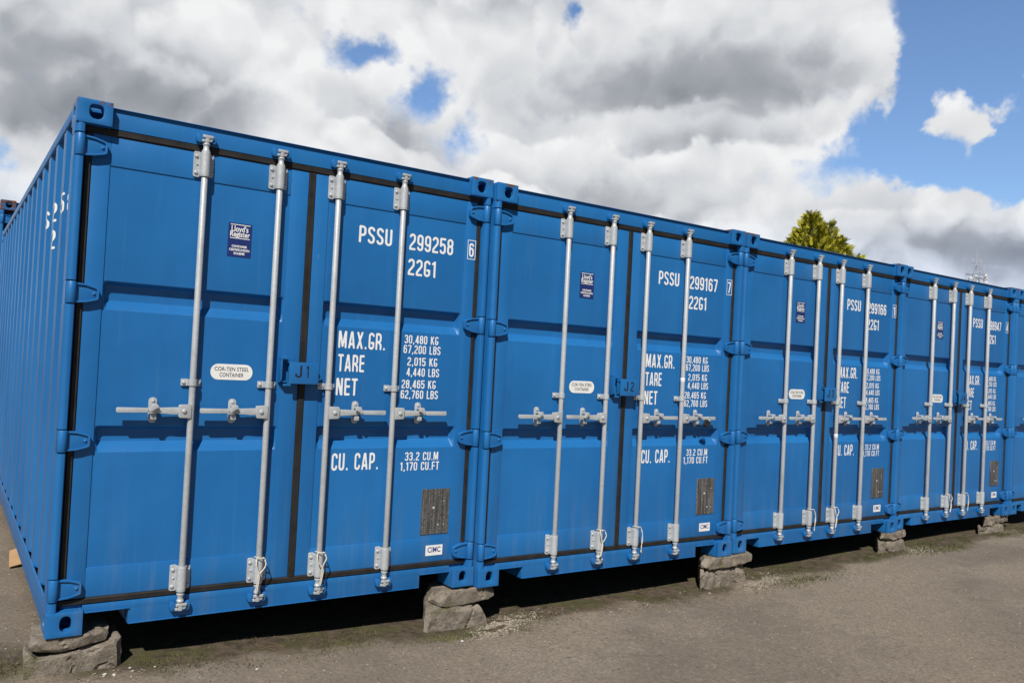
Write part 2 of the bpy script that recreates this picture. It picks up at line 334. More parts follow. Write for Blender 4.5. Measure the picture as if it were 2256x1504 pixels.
def ALL_KIDS(o): return [x for x in list(COL.objects) if x.parent == o]
def rrect(x0, x1, z0, z1, r, n=5):
    pts = []
    for cx, cz, a0 in ((x1 - r, z1 - r, 0), (x0 + r, z1 - r, 90), (x0 + r, z0 + r, 180), (x1 - r, z0 + r, 270)):
        for k in range(n + 1):
            a = R(a0 + 90 * k / n); pts.append((cx + r * math.cos(a), cz + r * math.sin(a)))
    return pts

# ------------------------------------------------------------------ stencil lettering (condensed stroke letters, contoured as one clean sheet)
TW = .066                                   # half stroke, in letter heights
X0, X1, XC, RR, Y0, Y1 = TW, .43 - TW, .215, .215 - TW, TW, 1 - TW
def arc(cx, cy, r, a0, a1, n=9): return [(cx + r * math.cos(R(a0 + (a1 - a0) * k / n)), cy + r * math.sin(R(a0 + (a1 - a0) * k / n))) for k in range(n + 1)]
TOPC, BOTC, MID = Y1 - RR, Y0 + RR, .53
GLY = {
 '0': (.43, [arc(XC, TOPC, RR, 0, 180) + arc(XC, BOTC, RR, 180, 360) + [(X1, TOPC)]]),
 '1': (.30, [[(.19, -.1), (.19, 1.1)], [(.19, .93), (.05, .83)]]),
 '2': (.43, [arc(XC, TOPC, RR, 172, 0) + [(X1, .66), (X1 - .02, .57), (X0 + .02, .24), (X0, .15), (X0, Y0), (.6, Y0)]]),
 '3': (.43, [arc(XC, TOPC, RR, 172, 0) + [(X1, .66)] + arc(XC, MID + RR - .01, RR, 0, -90) , arc(XC, MID - RR + .01, RR, 90, 0) + arc(XC, BOTC, RR, 0, -172)]),
 '4': (.45, [[(.31, -.1), (.31, 1.1)], [(.30, 1.0), (.075, .30), (.075, .27)], [(.03, .26), (.6, .26)]]),
 '5': (.43, [[(.6, Y1), (X0, Y1), (X0, .52)], arc(XC, .60 - RR, RR, 165, 0) + arc(XC, BOTC, RR, 0, -172)]),
 '6': (.43, [arc(XC, TOPC, RR, 10, 180) + arc(XC, BOTC, RR, 180, 360) + arc(XC, .60 - RR, RR, 0, 180)]),
 '7': (.43, [[(-.2, Y1), (X1, Y1), (X1, .84), (.14, -.1)]]),
 '8': (.43, [arc(XC, TOPC, RR, 0, 180) + arc(XC, MID + RR - .01, RR, 180, 360) + [(X1, TOPC)], arc(XC, MID - RR + .01, RR, 0, 180) + arc(XC, BOTC, RR, 180, 360) + [(X1, MID - RR)]]),
 '9': (.43, [arc(XC, BOTC, RR, 190, 360) + arc(XC, TOPC, RR, 0, 180) + arc(XC, .40 + RR, RR, 180, 360)]),
 'P': (.43, [[(X0, -.1), (X0, 1.1)], [(X0, Y1), (XC, Y1)] + arc(XC, Y1 - RR, RR, 90, 0) + arc(XC, .45 + RR, RR, 0, -90) + [(X0, .45)]]),
 'R': (.45, [[(X0, -.1), (X0, 1.1)], [(X0, Y1), (XC, Y1)] + arc(XC, Y1 - RR, RR, 90, 0) + arc(XC, .47 + RR, RR, 0, -90) + [(X0, .47)], [(XC, .47), (X1 + .02, .30), (X1 + .02, -.1)]]),
 'B': (.43, [[(X0, -.1), (X0, 1.1)], [(X0, Y1), (XC, Y1)] + arc(XC, Y1 - RR, RR, 90, 0) + arc(XC, MID + RR, RR, 0, -90) + [(X0, MID)], [(XC, MID)] + arc(XC, MID - RR, RR, 90, 0) + arc(XC, BOTC, RR, 0, -90) + [(X0, Y0)]]),
 'S': (.43, [arc(XC, TOPC, RR, 8, 180) + [(X0, .68), (X0 + .05, .58), (X1 - .05, .43), (X1, .33)] + arc(XC, BOTC, RR, 0, -172)]),
 'U': (.43, [[(X0, 1.1), (X0, BOTC)] + arc(XC, BOTC, RR, 180, 360) + [(X1, 1.1)]]),
 'J': (.43, [[(X0, .26)] + arc(XC, BOTC, RR, 180, 360) + [(X1, 1.1)]]),
 'C': (.43, [arc(XC, TOPC, RR, -12, 180) + arc(XC, BOTC, RR, 180, 372)]),
 'G': (.43, [arc(XC, TOPC, RR, 12, 180) + arc(XC, BOTC, RR, 180, 360) + [(X1, .40), (XC + .01, .40)]]),
 'K': (.45, [[(X0, -.1), (X0, 1.1)], [(.42, 1.1), (X0, .42)], [(.17, .58), (.43, -.1)]]),
 'L': (.38, [[(X0, 1.1), (X0, Y0), (.6, Y0)]]),
 'M': (.60, [[(X0, -.1), (X0, 1.1)], [(.52, -.1), (.52, 1.1)], [(.09, 1.05), (.30, .12)], [(.51, 1.05), (.30, .12)]]),
 'N': (.47, [[(X0, -.1), (X0, 1.1)], [(.39, -.1), (.39, 1.1)], [(.08, 1.05), (.39, -.05)]]),
 'A': (.50, [[(.055, -.1), (.235, 1.02)], [(.445, -.1), (.265, 1.02)], [(.12, .26), (.38, .26)]]),
 'X': (.48, [[(.055, -.05), (.425, 1.05)], [(.425, -.05), (.055, 1.05)]]),
 'T': (.43, [[(-.2, Y1), (.7, Y1)], [(.215, 1), (.215, -.1)]]),
 'E': (.39, [[(.6, Y1), (X0, Y1), (X0, Y0), (.6, Y0)], [(X0, .52), (.35, .52)]]),
 'F': (.38, [[(.6, Y1), (X0, Y1), (X0, -.1)], [(X0, .50), (.34, .50)]]),
 '.': (.20, [[(.10, Y0 - .01), (.10, Y0 + .02)]]), ',': (.20, [[(.11, Y0 + .04), (.085, -.06)]]), ' ': (.26, []),
}
GC = {}
def glyph(ch, res=20):
    if ch in GC: return GC[ch]
    w, strokes = GLY[ch]; st = 1.0 / res; zlo = -.12 if ch == ',' else 0.0
    nx = int(math.ceil(w / st)) + 2; nz = int(math.ceil((1 - zlo) / st)) + 2
    xs = (np.arange(nx + 1) - 1) * st; zs = zlo + (np.arange(nz + 1) - 1) * st
    GX, GZ = np.meshgrid(xs, zs, indexing='ij'); D = np.full(GX.shape, 9.0)
    for s in strokes:
        for (ax, ay), (bx, by) in zip(s[:-1], s[1:]):
            dx, dy = bx - ax, by - ay; L = dx * dx + dy * dy + 1e-12
            t = np.clip(((GX - ax) * dx + (GZ - ay) * dy) / L, 0, 1); D = np.minimum(D, np.hypot(GX - ax - t * dx, GZ - ay - t * dy))
    F = np.maximum.reduce([D - TW, GX - w, -GX, GZ - 1.0, zlo - GZ])
    vs = []; idx = {}; fs = []
    def vert(key, p):
        if key not in idx: idx[key] = len(vs); vs.append(p)
        return idx[key]
    for i in range(nx):
        for k in range(nz):
            c = [(i, k), (i + 1, k), (i + 1, k + 1), (i, k + 1)]; f = [F[q] for q in c]
            if min(f) >= 0: continue
            poly = []
            for q in range(4):
                a, b = c[q], c[(q + 1) % 4]; fa, fb = f[q], f[(q + 1) % 4]
                if fa < 0: poly.append(vert(a, (xs[a[0]], zs[a[1]])))
                if (fa < 0) != (fb < 0):
                    t = fa / (fa - fb); t = min(max(t, .02), .98); key = (min(a, b), max(a, b))
                    poly.append(vert(key, (xs[a[0]] + t * (xs[b[0]] - xs[a[0]]), zs[a[1]] + t * (zs[b[1]] - zs[a[1]]))))
            if len(poly) >= 3: fs.append(tuple(poly))
    GC[ch] = (w, vs, fs); return GC[ch]
def text_width(t): return sum(glyph(c)[0] for c in t) + .10 * (len(t) - 1)
def put_text(mb, t, x, z, h, y, width=None, fn=None):
    """left baseline at (x, z), letter height h, on plane y; width fixes the total length"""
    sx = h if width is None else width / text_width(t)
    cx = x
    for c in t:
        w, vs, fs = glyph(c)
        pts = [(cx + vx * sx, y, z + vz * h) for vx, vz in vs]
        if fn: pts = [fn(*p) for p in pts]
        mb.add(pts, fs); cx += (w + .10) * sx
def font_mesh(name, body, x, z, y, size, mat, parent, width=None, bold=0.0, spacing=1.0, line=1.0, align='CENTER'):
    """small print in Blender's own font"""
    cu = bpy.data.curves.new('print', 'FONT'); cu.body = body; cu.size = size; cu.align_x = align; cu.align_y = 'CENTER'; cu.offset = bold; cu.space_character = spacing; cu.space_line = line; cu.resolution_u = 3
    tmp = bpy.data.objects.new('print', cu); COL.objects.link(tmp); bpy.context.view_layer.update()
    me = bpy.data.meshes.new_from_object(tmp.evaluated_get(bpy.context.evaluated_depsgraph_get()))
    bpy.data.objects.remove(tmp); bpy.data.curves.remove(cu)
    xs = [v.co.x for v in me.vertices]; k = 1.0 if width is None else width / (max(xs) - min(xs)); mid = (max(xs) + min(xs)) / 2
    for v in me.vertices: v.co = Vector((x + (v.co.x - mid) * k, y, z + v.co.y))
    me.name = name; me.materials.clear(); me.materials.append(mat)
    return link(name, me, parent)

# ------------------------------------------------------------------ the shipping container (built once at the origin, then copied)
W, HH, LEN = 2.438, 2.591, 6.058
PY = .052                                     # door frame face
def dx(a): return a * 1.0129 + .0061          # measured on the front plane -> on the door face
def dz(b): return b * 1.0129 - .0182
C = empty('shipping_container', (0, 0, 0))

def corr(y):                                  # side wall profile: depth of the sheet behind its outer face
    p = ((y - .445) % .38) / .38; d = .036; a = .112 / .38; b = .180 / .38; c = .300 / .38
    if p < a: return 0
    if p < b: return d * (p - a) / (b - a)
    if p < c: return d
    return d * (1 - (p - c) / (1 - c))
def side_wall(x, sgn):
    ys = [.13]; k = 0
    while True:
        base = .065 + k * .38
        for q in (0, .112, .180, .300):
            if .14 < base + q < LEN - .14: ys.append(base + q)
        if base > LEN: break
        k += 1
    ys.append(LEN - .13); mb = MB(); vs = []
    for y in ys:
        d = x + sgn * (.010 + corr(y)); vs += [(d, y, .150), (d, y, 2.540)]
    mb.add(vs, [(2 * i, 2 * i + 2, 2 * i + 3, 2 * i + 1) for i in range(len(ys) - 1)])
    return mb.build('side_wall', M['blue'], C)
side_l = side_wall(0, 1); side_r = side_wall(W, -1)
for x0, x1 in ((.004, .064), (W - .064, W - .004)):
    MB().box(x0, x1, .1785, LEN - .1785, 2.530, 2.584).build('top_rail', M['blue'], C, .006)
for x0, x1, t in ((.004, .012, 1), (W - .012, W - .004, -1)):
    mb = MB(); mb.box(x0, x1, .1785, LEN - .1785, .018, .158)
    if t == 1: mb.box(.0125, .05, .1785, LEN - .1785, .018, .026)
    else: mb.box(W - .05, W - .0125, .1785, LEN - .1785, .018, .026)
    mb.build('bottom_rail', M['blue'], C, .002)
MB().box(.066, W - .066, .10, LEN - .05, 2.555, 2.578).build('roof', M['blue'], C, .004)
mb = MB(); mb.box(.055, W - .055, .10, LEN - .05, .13, .17)
for k in range(18): mb.box(.055, W - .055, .3 + k * .32, .345 + k * .32, .03, .128)
mb.build('floor', M['floor'], C)
mb = MB(); vs = []; k = 0; x = .13
while x < W - .13:
    p = k % 4; d = (0, 0, .04, .04)[p]; vs += [(x, LEN - .012 - d, .12), (x, LEN - .012 - d, 2.50)]; x += (.07, .05, .07, .05)[p]; k += 1
mb.add(vs, [(2 * i, 2 * i + 2, 2 * i + 3, 2 * i + 1) for i in range(len(vs) // 2 - 1)]); mb.box(.1785, W - .1785, LEN - .06, LEN - .004, .02, .12); mb.box(.1785, W - .1785, LEN - .06, LEN - .004, 2.50, 2.58)
mb.build('rear_wall', M['blue'], C)

# corner castings: hollow steel boxes with a hole in each outer face
def hole_shape(cx, cz, w, h, kind, n):
    pts = []
    for k in range(n):
        a = 2 * math.pi * k / n; c, s = math.cos(a), math.sin(a)
        e = 2 / 2.4 if kind == 'slot' else 2 / 3.2
        px = abs(c) ** e * math.copysign(w / 2, c); pz = abs(s) ** e * math.copysign(h / 2, s)
        if kind == 'shield' and pz < 0: px *= 1 - .25 * (abs(pz) / (h / 2)) ** 2
        pts.append((cx + px, cz + pz))
    return pts
def outer_shape(inner, cx, cz, x0, x1, z0, z1):
    out = []
    n = len(inner)
    for k in range(n):
        a = 2 * math.pi * k / n; c, s = math.cos(a), math.sin(a)
        tx = ((x1 - cx) / c if c > 1e-9 else ((x0 - cx) / c if c < -1e-9 else 9e9)); tz = ((z1 - cz) / s if s > 1e-9 else ((z0 - cz) / s if s < -1e-9 else 9e9))
        t = min(tx, tz); out.append([cx + t * c, cz + t * s])
    for X, Z in ((x0, z0), (x0, z1), (x1, z0), (x1, z1)):      # snap the nearest outline point onto each corner
        i = min(range(n), key=lambda q: (out[q][0] - X) ** 2 + (out[q][1] - Z) ** 2); out[i] = [X, Z]
    return [tuple(p) for p in out]
def casting(left, top, front, mat):
    """local: x 0..0.162 from the outer side, y 0..0.178 from the outer end, z 0..0.118"""
    mb = MB(); n = 40; w, d, h, t = .162, .178, .118, .026
    if top: ih = hole_shape(.088, .060, .066, .070, 'shield', n); ic = (.088, .060)
    else: ih = hole_shape(.086, .062, .052, .074, 'slot', n); ic = (.086, .062)
    mb.ring_plate(outer_shape(ih, *ic, 0, w, 0, h), ih, 0, t)
    js = hole_shape(.089, .060, .060, .062, 'slot', n)
    mb.ring_plate(outer_shape(js, .089, .060, t, d, 0, h), js, 0, t, T=lambda a, b, c: (b, a, c))
    z0, z1 = (h - .03, h) if top else (0, .03)
    ks = hole_shape(.09, .10, .06, .09, 'slot', n)
    mb.ring_plate(outer_shape(ks, .09, .10, t + .0005, w - .022, t + .0005, d - .022), ks, z0 + .0005, z1 - .0005, T=lambda a, b, c: (a, c, b))
    mb.box(w - .021, w, t + .0005, d, 0, h); mb.box(t + .0005, w - .0215, d - .021, d, 0, h)
    if top: mb.box(t + .0005, w - .0215, t + .0005, d - .0215, 0, .022)
    else: mb.box(t + .0005, w - .0215, t + .0005, d - .0215, h - .022, h)
    ox = 0 if left else W; oy = 0 if front else LEN; oz = HH - h if top else 0
    mb.v = [(ox + (1 if left else -1) * x, oy + (1 if front else -1) * y, oz + z) for x, y, z in mb.v]
    return mb.build('corner_casting', mat, C, .0045, 2, ang=50)
for left in (1, 0):
    for top in (1, 0):
        for front in (1, 0): casting(left, top, front, M['blue_cast'] if top else M['blue'])

# corner posts: rounded front bar cut by the hinges, with the return behind
BY = .018
HZ = [dz(2.357), dz(1.650), dz(.942), dz(.236)]
HH_H = .106
def post(left):
    mb = MB(); sec = [(.0, .13), (.0, .030), (.004, .014), (.014, .004), (.028, .002), (.040, .006), (.045, .016), (.046, .060), (.050, .075), (.050, .13)]
    def seg(z0, z1, sc):
        n = len(sc); vs = [(x, y, z0) for x, y in sc] + [(x, y, z1) for x, y in sc]
        mb.add(vs, [tuple(range(n)), tuple(range(2 * n - 1, n - 1, -1))] + [(i, i + n, (i + 1) % n + n, (i + 1) % n) for i in range(n)])
    zs = [.1185] + [q for h in sorted(HZ) for q in (h - HH_H / 2 - .006, h + HH_H / 2 + .006)] + [HH - .1185]
    for i in range(0, len(zs), 2): seg(zs[i], zs[i + 1], sec)
    back = [(.0015, .13), (.0015, .034), (.044, .046), (.0455, .060), (.049, .075), (.049, .13)]
    for i in range(1, len(zs) - 1, 2): seg(zs[i], zs[i + 1], back)
    if not left: mb.v = [(W - x, y, z) for x, y, z in mb.v]
    return mb.build('corner_post', M['blue'], C, 0, smooth=True)
post(1); post(0)
for x0, x1 in ((.0, .06), (W - .06, W)):
    MB().box(x0 + .001, x1 - .001, LEN - .13, LEN - .002, .1185, HH - .1185).build('corner_post', M['blue'], C, .006)

# header and sill
hd = MB(); hd.prism([(.1625, 2.477), (W - .1625, 2.477), (W - .1625, 2.5745), (.1625, 2.5745)], .047, .110)
hd.box(.0635, .162, .062, .110, 2.441, 2.4725).box(W - .162, W - .0635, .062, .110, 2.441, 2.4725)
hd.box(.163, W - .163, .033, .109, 2.5750, 2.5775)
header = hd.build('door_header', M['blue'], C, .0012)
nz = .094
sl = MB(); sl.prism([(.1625, nz + .004), (.1625, .131), (W - .1625, .131), (W - .1625, nz + .004), (W - .166, nz), (W - .370, nz), (W - .376, nz - .006), (W - .376, .014), (.376, .014), (.376, nz - .006), (.370, nz), (.166, nz)], .044, .11)
sl.box(.0635, .162, .062, .11, .1195, .131).box(W - .162, W - .0635, .062, .11, .1195, .131)
sl.box(.378, W - .378, .037, .0435, .0145, .020)
sl.box(.166, .378, .034, .0435, nz - .001, nz + .005).box(W - .378, W - .166, .034, .0435, nz - .001, nz + .005)
for a, b in ((.166, .372), (W - .372, W - .166)): sl.box(a, b, .111, .35, nz, nz + .006)
for a, b in ((.3705, .3755), (W - .3755, W - .3705)): sl.box(a, b, .111, .35, .018, nz - .001)
sill = sl.build('door_sill', M['blue'], C, .0022)

# doors
BARS = [.6215, 1.0285, 1.3800, 1.8020]
def door(x0, x1, xa, xb, left):
    zt, zb, pt, pb = 2.439, .1655, 2.295, .311
    mb = MB(); fy, py, by = PY, PY + .006, PY + .06
    mb.box(x0, xa, fy, by, zb, zt).box(xb, x1, fy, by, zb, zt)
    mb.box(xa + .0003, xb - .0003, fy + .0006, by - .001, pt, zt - .0006).box(xa + .0003, xb - .0003, fy + .0006, by - .001, zb + .0006, pb)
    d = mb.build('door', M['blue'], C, .0028)
    # pressed panel with two horizontal grooves
    gr = [(1.724, 1.708, 1.630, 1.583), (1.006, .990, .926, .876)]
    rows = [(pt, 0)]
    for a, b, c, e_ in gr: rows += [(a, 0), (b, .042), (c, .042), (e_, 0)]
    rows += [(pb, 0)]
    cols = [(xa, 0), (xa + .004, 0), (xa + .022, 1), (xb - .022, 1), (xb - .004, 0), (xb, 0)]
    vs = [(cx, py + g * k, cz) for cz, g in rows for cx, k in cols]; nc = len(cols)
    pm = MB(); pm.add(vs, [(i * nc + j, i * nc + j + 1, (i + 1) * nc + j + 1, (i + 1) * nc + j) for i in range(len(rows) - 1) for j in range(nc - 1)])
    pm.build('door_panel', M['blue'], d, .006, 3, ang=15)
    # hinges
    for hz in HZ:
        hb = MB(); s = 1 if left else -1; ox = 0 if left else W
        T = lambda x, y, z, s=s, ox=ox, hz=hz: (ox + s * x, y, hz + z)
        hb.lathe([(.0205, -HH_H / 2), (.0225, -HH_H / 2 + .003), (.0225, HH_H / 2 - .003), (.0205, HH_H / 2)], 16, T=lambda x, y, z, T=T: T(x + .0265, y + .024, z))
        blade = [(.034, -.050), (.092, -.045), (.136, -.033), (.147, -.028), (.150, -.020), (.150, .020), (.147, .028), (.136, .033), (.092, .045), (.034, .050)]
        hb.prism(blade, .030, .0505, T)
        rim = blade[::-1]
        inn = [(.034, .041), (.090, .0365), (.131, .0255), (.139, .021), (.141, .015), (.141, -.015), (.139, -.021), (.131, -.0255), (.090, -.0365), (.034, -.041)]
        n = len(rim)
        vs = [T(x, .0295, z) for x, z in rim] + [T(x, .0295, z) for x, z in inn] + [T(x, .021, z) for x, z in rim] + [T(x, .021, z) for x, z in inn]
        fs = []
        for i in range(n - 1):
            fs += [(2 * n + i, 2 * n + i + 1, 3 * n + i + 1, 3 * n + i), (i, i + 1, n + i + 1, n + i), (i, i + 1, 2 * n + i + 1, 2 * n + i), (n + i, n + i + 1, 3 * n + i + 1, 3 * n + i)]
        fs += [(0, n, 3 * n, 2 * n), (n - 1, 2 * n - 1, 4 * n - 1, 3 * n - 1)]
        hb.add(vs, fs)
        hb.lathe([(.008, 0), (.008, .004), (.005, .007)], 10, T=lambda x, y, z, T=T: T(x + .128, .030 - z, y))
        hb.build('hinge', M['blue'], d, .0018, 2, ang=45)
    # rubber gasket round the door
    gb = MB(); gy0, gy1 = PY - .007, PY + .045
    ox0, ox1 = (.0505, 1.2300) if left else (1.2304, W - .0505)
    def strip_h(xa_, xb_, za_, zb_):
        q = [(gy1, za_), (gy0 + .008, za_), (gy0, za_ + .007), (gy0 + .001, (za_ + zb_) / 2), (gy0, zb_ - .007), (gy0 + .008, zb_), (gy1, zb_)]
        gb.add([(xa_, y, z) for y, z in q] + [(xb_, y, z) for y, z in q], [tuple(range(7)), tuple(range(13, 6, -1))] + [(i, (i + 1) % 7, (i + 1) % 7 + 7, i + 7) for i in range(7)])
    def strip_v(xa_, xb_, za_, zb_):
        q = [(xa_, gy1), (xa_, gy0 + .008), (xa_ + .006, gy0), ((xa_ + xb_) / 2, gy0 + .001), (xb_ - .006, gy0), (xb_, gy0 + .008), (xb_, gy1)]
        gb.add([(x, y, za_) for x, y in q] + [(x, y, zb_) for x, y in q], [tuple(range(7)), tuple(range(13, 6, -1))] + [(i, (i + 1) % 7, (i + 1) % 7 + 7, i + 7) for i in range(7)])
    strip_h(ox0, ox1, 2.4395, 2.4765); strip_h(ox0, ox1, .1315, .1650)
    if left: strip_v(.0505, x0 - .0005, .1652, 2.4393); strip_v(x1 + .0005, 1.2515, .1652, 2.4393)
    else: strip_v(x1 + .0005, W - .0505, .1652, 2.4393)
    gb.build('rubber_gasket', M['rubber'], d, 0, smooth=True)
    return d
d_left = door(.085, 1.209, .169, 1.106, True); d_right = door(1.252, 2.357, 1.335, 2.276, False)
TY = PY + .0045                               # face that lettering and stickers sit on
PYP = PY + .0052

# locking bars with brackets, clamp, cams, handle and catch
def bar(i):
    bx = BARS[i]; by = BY; s = -1 if i < 2 else 1
    b = MB().lathe([(.013, .085), (.013, .166), (.0165, .172), (.0165, 2.43), (.013, 2.436), (.013, 2.525)], 18, T=lambda x, y, z: (bx + x, by + y, z)).build('locking_bar', M['galv'], C, smooth=True)
    for zc, topb in ((dz(2.362), 1), (dz(.238), 0)):
        mb = MB(); pl = rrect(-.054, -.018, -.067, .067, .010); mb.prism(pl, PY - .009, PY - .001, T=lambda x, y, z: (bx + x, y, zc + z))
        mb.prism(rrect(.018, .050, -.060, .060, .010), PY - .009, PY - .001, T=lambda x, y, z: (bx + x, y, zc + z))
        mb.lathe([(.0195, -.066), (.0235, -.066), (.0235, -.058), (.0245, -.057), (.0245, .057), (.0235, .058), (.0235, .066), (.0190, .066)], 20, T=lambda x, y, z: (bx + x, by + y, zc + z), cap=False)
        mb.box(bx - .024, bx - .012, by + .002, PY - .002, zc - .062, zc + .060); mb.box(bx + .012, bx + .024, by + .002, PY - .002, zc - .058, zc + .056)
        for px, pz in ((-.040, .042), (-.040, -.044), (.038, .038), (.038, -.040)):
            mb.lathe([(.010, 0), (.010, .004), (.007, .008)], 10, T=lambda x, y, z: (bx + px + x, PY - .009 - z, zc + pz + y))
        mb.lathe([(.006, 0), (.005, .006)], 8, T=lambda x, y, z: (bx - .036 + x, PY - .009 - z, zc + y))
        mb.build('bar_bracket', M['galv'], b, .0012, 1, ang=50)
        # collar and cam at the bar's end
        mb = MB(); e0 = 2.436 if topb else .150; sg = 1 if topb else -1
        Tz = lambda x, y, z: (bx + x, by + y, e0 + sg * z)
        mb.lathe([(.0135, .0), (.0200, .002), (.0200, .010), (.0150, .016), (.0150, .034), (.0190, .038), (.0190, .046), (.0135, .050)], 16, T=Tz)
        cz = e0 + sg * .070
        mb.box(bx - .010, bx + .010, by - .018, by + .016, cz - .020, cz + .018)
        mb.box(bx - .024, bx + .030, by - .020, by - .008, cz + .004, cz + .018); mb.box(bx - .026, bx - .008, by - .016, by + .012, cz - .018, cz - .006)
        mb.prism([(.010, -.014), (.024, -.014), (.034, .004), (.034, .016), (.024, .016), (.016, .002)], by - .014, by + .008, T=lambda x, y, z: (bx + x, y, cz + z))
        mb.build('cam_lock', M['galv'], b, .003, 2, ang=40)
        par = header if topb else sill; ky = .046 if topb else .043
        for q in (-1, 1):
            kp = MB(); kp.prism([(q * .030, -.024), (q * .048, -.018), (q * .052, .006), (q * .046, .026), (q * .028, .022), (q * .022, .0)], by - .006, ky, T=lambda x, y, z: (bx + x, y, cz + z))
            kp.build('cam_keeper', M['blue'], par, .004, 2, ang=40)
    # clamp on the door at mid height
    mb = MB(); zc = dz(1.237)
    mb.prism(rrect(-.054, -.016, -.018, .018, .005), PY - .008, PY - .001, T=lambda x, y, z: (bx + x, y, zc + z)); mb.prism(rrect(.016, .048, -.018, .018, .005), PY - .008, PY - .001, T=lambda x, y, z: (bx + x, y, zc + z))
    mb.lathe([(.0185, -.017), (.0225, -.017), (.0225, .017), (.0185, .017)], 18, T=lambda x, y, z: (bx + x, by + y, zc + z), cap=False)
    mb.box(bx - .0225, bx - .014, by, PY - .002, zc - .0165, zc + .0165); mb.box(bx + .014, bx + .0225, by, PY - .002, zc - .0165, zc + .0165)
    for px in (-.040, .036): mb.lathe([(.010, 0), (.010, .004), (.006, .008)], 10, T=lambda x, y, z: (bx + px + x, PY - .008 - z, zc + y))
    mb.build('bar_clamp', M['galv'], b, .0012, 1, ang=50)
    # handle: hub on the bar and a flat lever
    zc = dz(1.092); mb = MB(); T = lambda x, y, z: (bx + s * x, y, zc + z)
    mb.prism([(.004, -.036), (.062, -.034), (.068, -.026), (.068, .026), (.062, .034), (.004, .036)], by - .024, by - .017, T)
    mb.prism([(.004, -.034), (.060, -.030), (.060, .030), (.004, .034)], by + .012, by + .019, T)
    mb.prism([(.016, -.019), (.100, -.017), (.170, -.012), (.215, -.006), (.225, -.004), (.225, .010), (.215, .013), (.170, .015), (.100, .018), (.016, .019)], by - .012, by + .004, T)
    mb.prism([(.215, -.009), (.360, -.010), (.366, -.006), (.366, .012), (.360, .016), (.215, .015)], by - .022, by - .010, T)
    mb.lathe([(.012, 0), (.012, .004), (.008, .008)], 10, T=lambda x, y, z: T(.040 + x, by - .024 - z, y))
    mb.build('door_handle', M['galv'], b, .0022, 2, ang=40)
    mb = MB(); hx = .186
    mb.prism(rrect(hx - .021, hx + .021, -.064, .066, .020), PY - .009, PY - .001, T)
    mb.box(*sorted((bx + s * (hx - .011), bx + s * (hx + .011))), by - .030, PY - .010, zc + .022, zc + .036)
    mb.prism([(hx - .012, .036), (hx + .014, .036), (hx + .030, .002), (hx + .020, -.008), (hx - .004, .010), (hx - .022, .018)], by - .031, by - .023, T)
    mb.box(*sorted((bx + s * (hx - .014), bx + s * (hx + .014))), by - .006, PY - .010, zc - .044, zc - .020)
    for pz in (.048, -.048): mb.lathe([(.009, 0), (.009, .004), (.006, .007)], 10, T=lambda x, y, z: T(hx + x, PY - .009 - z, pz + y))
    mb.build('handle_catch', M['galv'], b, .0022, 2, ang=40)
    return b
bars = [bar(i) for i in range(4)]

# lock box over the door joint
bx0, bx1, bz0, bz1 = 1.128, 1.300, 1.247, 1.366
mb = MB(); t = .006; fy = -.020
mb.box(bx0, bx1, fy, fy + t, bz0, bz1).box(bx0, bx1, fy + t + .0003, PY - .020, bz1 - t, bz1).box(bx1 - t, bx1, fy + t + .0003, PY - .020, bz0, bz1 - t - .0003)
mb.box(bx0 + .012, bx1 - .02, fy + .03, PY - .018, bz0 + .012, bz1 - .02)
mb.box(1.089, 1.137, .018, PY - .0005, 1.252, 1.260).box(1.089, 1.137, .0, PY - .0005, 1.380, 1.388).box(1.089, 1.095, .0, PY - .0005, 1.2605, 1.3795)
mb.box(1.110, 1.170, .018, PY - .0005, 1.232, 1.244)
mb.tube([(bx1 + .002, -.01, bz0 + .070), (bx1 + .010, -.014, bz0 + .060), (bx1 + .017, -.016, bz0 + .042), (bx1 + .016, -.016, bz0 + .030), (bx1 + .008, -.016, bz0 + .025), (bx1 + .003, -.014, bz0 + .032)], .0028, 6)
lbox = mb.build('lock_box', M['blue'], C, .003, 2, ang=40)

# lettering common to every container
for nm, big, small in (('gross_weight_lettering', ('MAX.GR.', 1.420, 1.459, .303), (('30,480 KG', 1.848, 1.510, .238), ('67,200 LBS', 1.845, 1.450, .260))),
        ('tare_weight_lettering', ('TARE', 1.423, 1.325, .168), (('2,015 KG', 1.875, 1.377, .211), ('4,440 LBS', 1.873, 1.313, .230))),
        ('net_weight_lettering', ('NET', 1.420, 1.188, .135), (('28,465 KG', 1.844, 1.240, .239), ('62,760 LBS', 1.841, 1.178, .261))),
        ('capacity_lettering', ('CU. CAP.', 1.418, .757, .300), (('33.2 CU.M', 1.893, .804, .235), ('1,170 CU.FT', 1.864, .744, .273)))):
    lab = MB(); put_text(lab, big[0], dx(big[1]), dz(big[2]), .1008, TY + .0008, big[3] * 1.009); lab.build(nm, M['white'], d_right)
    lab = MB()
    for t_, x, z, w in small: put_text(lab, t_, dx(x), dz(z), .0515, TY + .0008, w * 1.009)
    lab.build(nm, M['white'], d_right)
ty = put_text
cl_ = MB(); put_text(cl_, '22G1', dx(1.845), dz(1.921), .101, TY + .0008, .2); code_o = cl_.build('type_code_lettering', M['white'], d_right)
own = MB(); put_text(own, 'PSSU', dx(1.512), dz(2.077), .101, TY + .0008, .219); own_o = own.build('owner_lettering', M['white'], d_right)
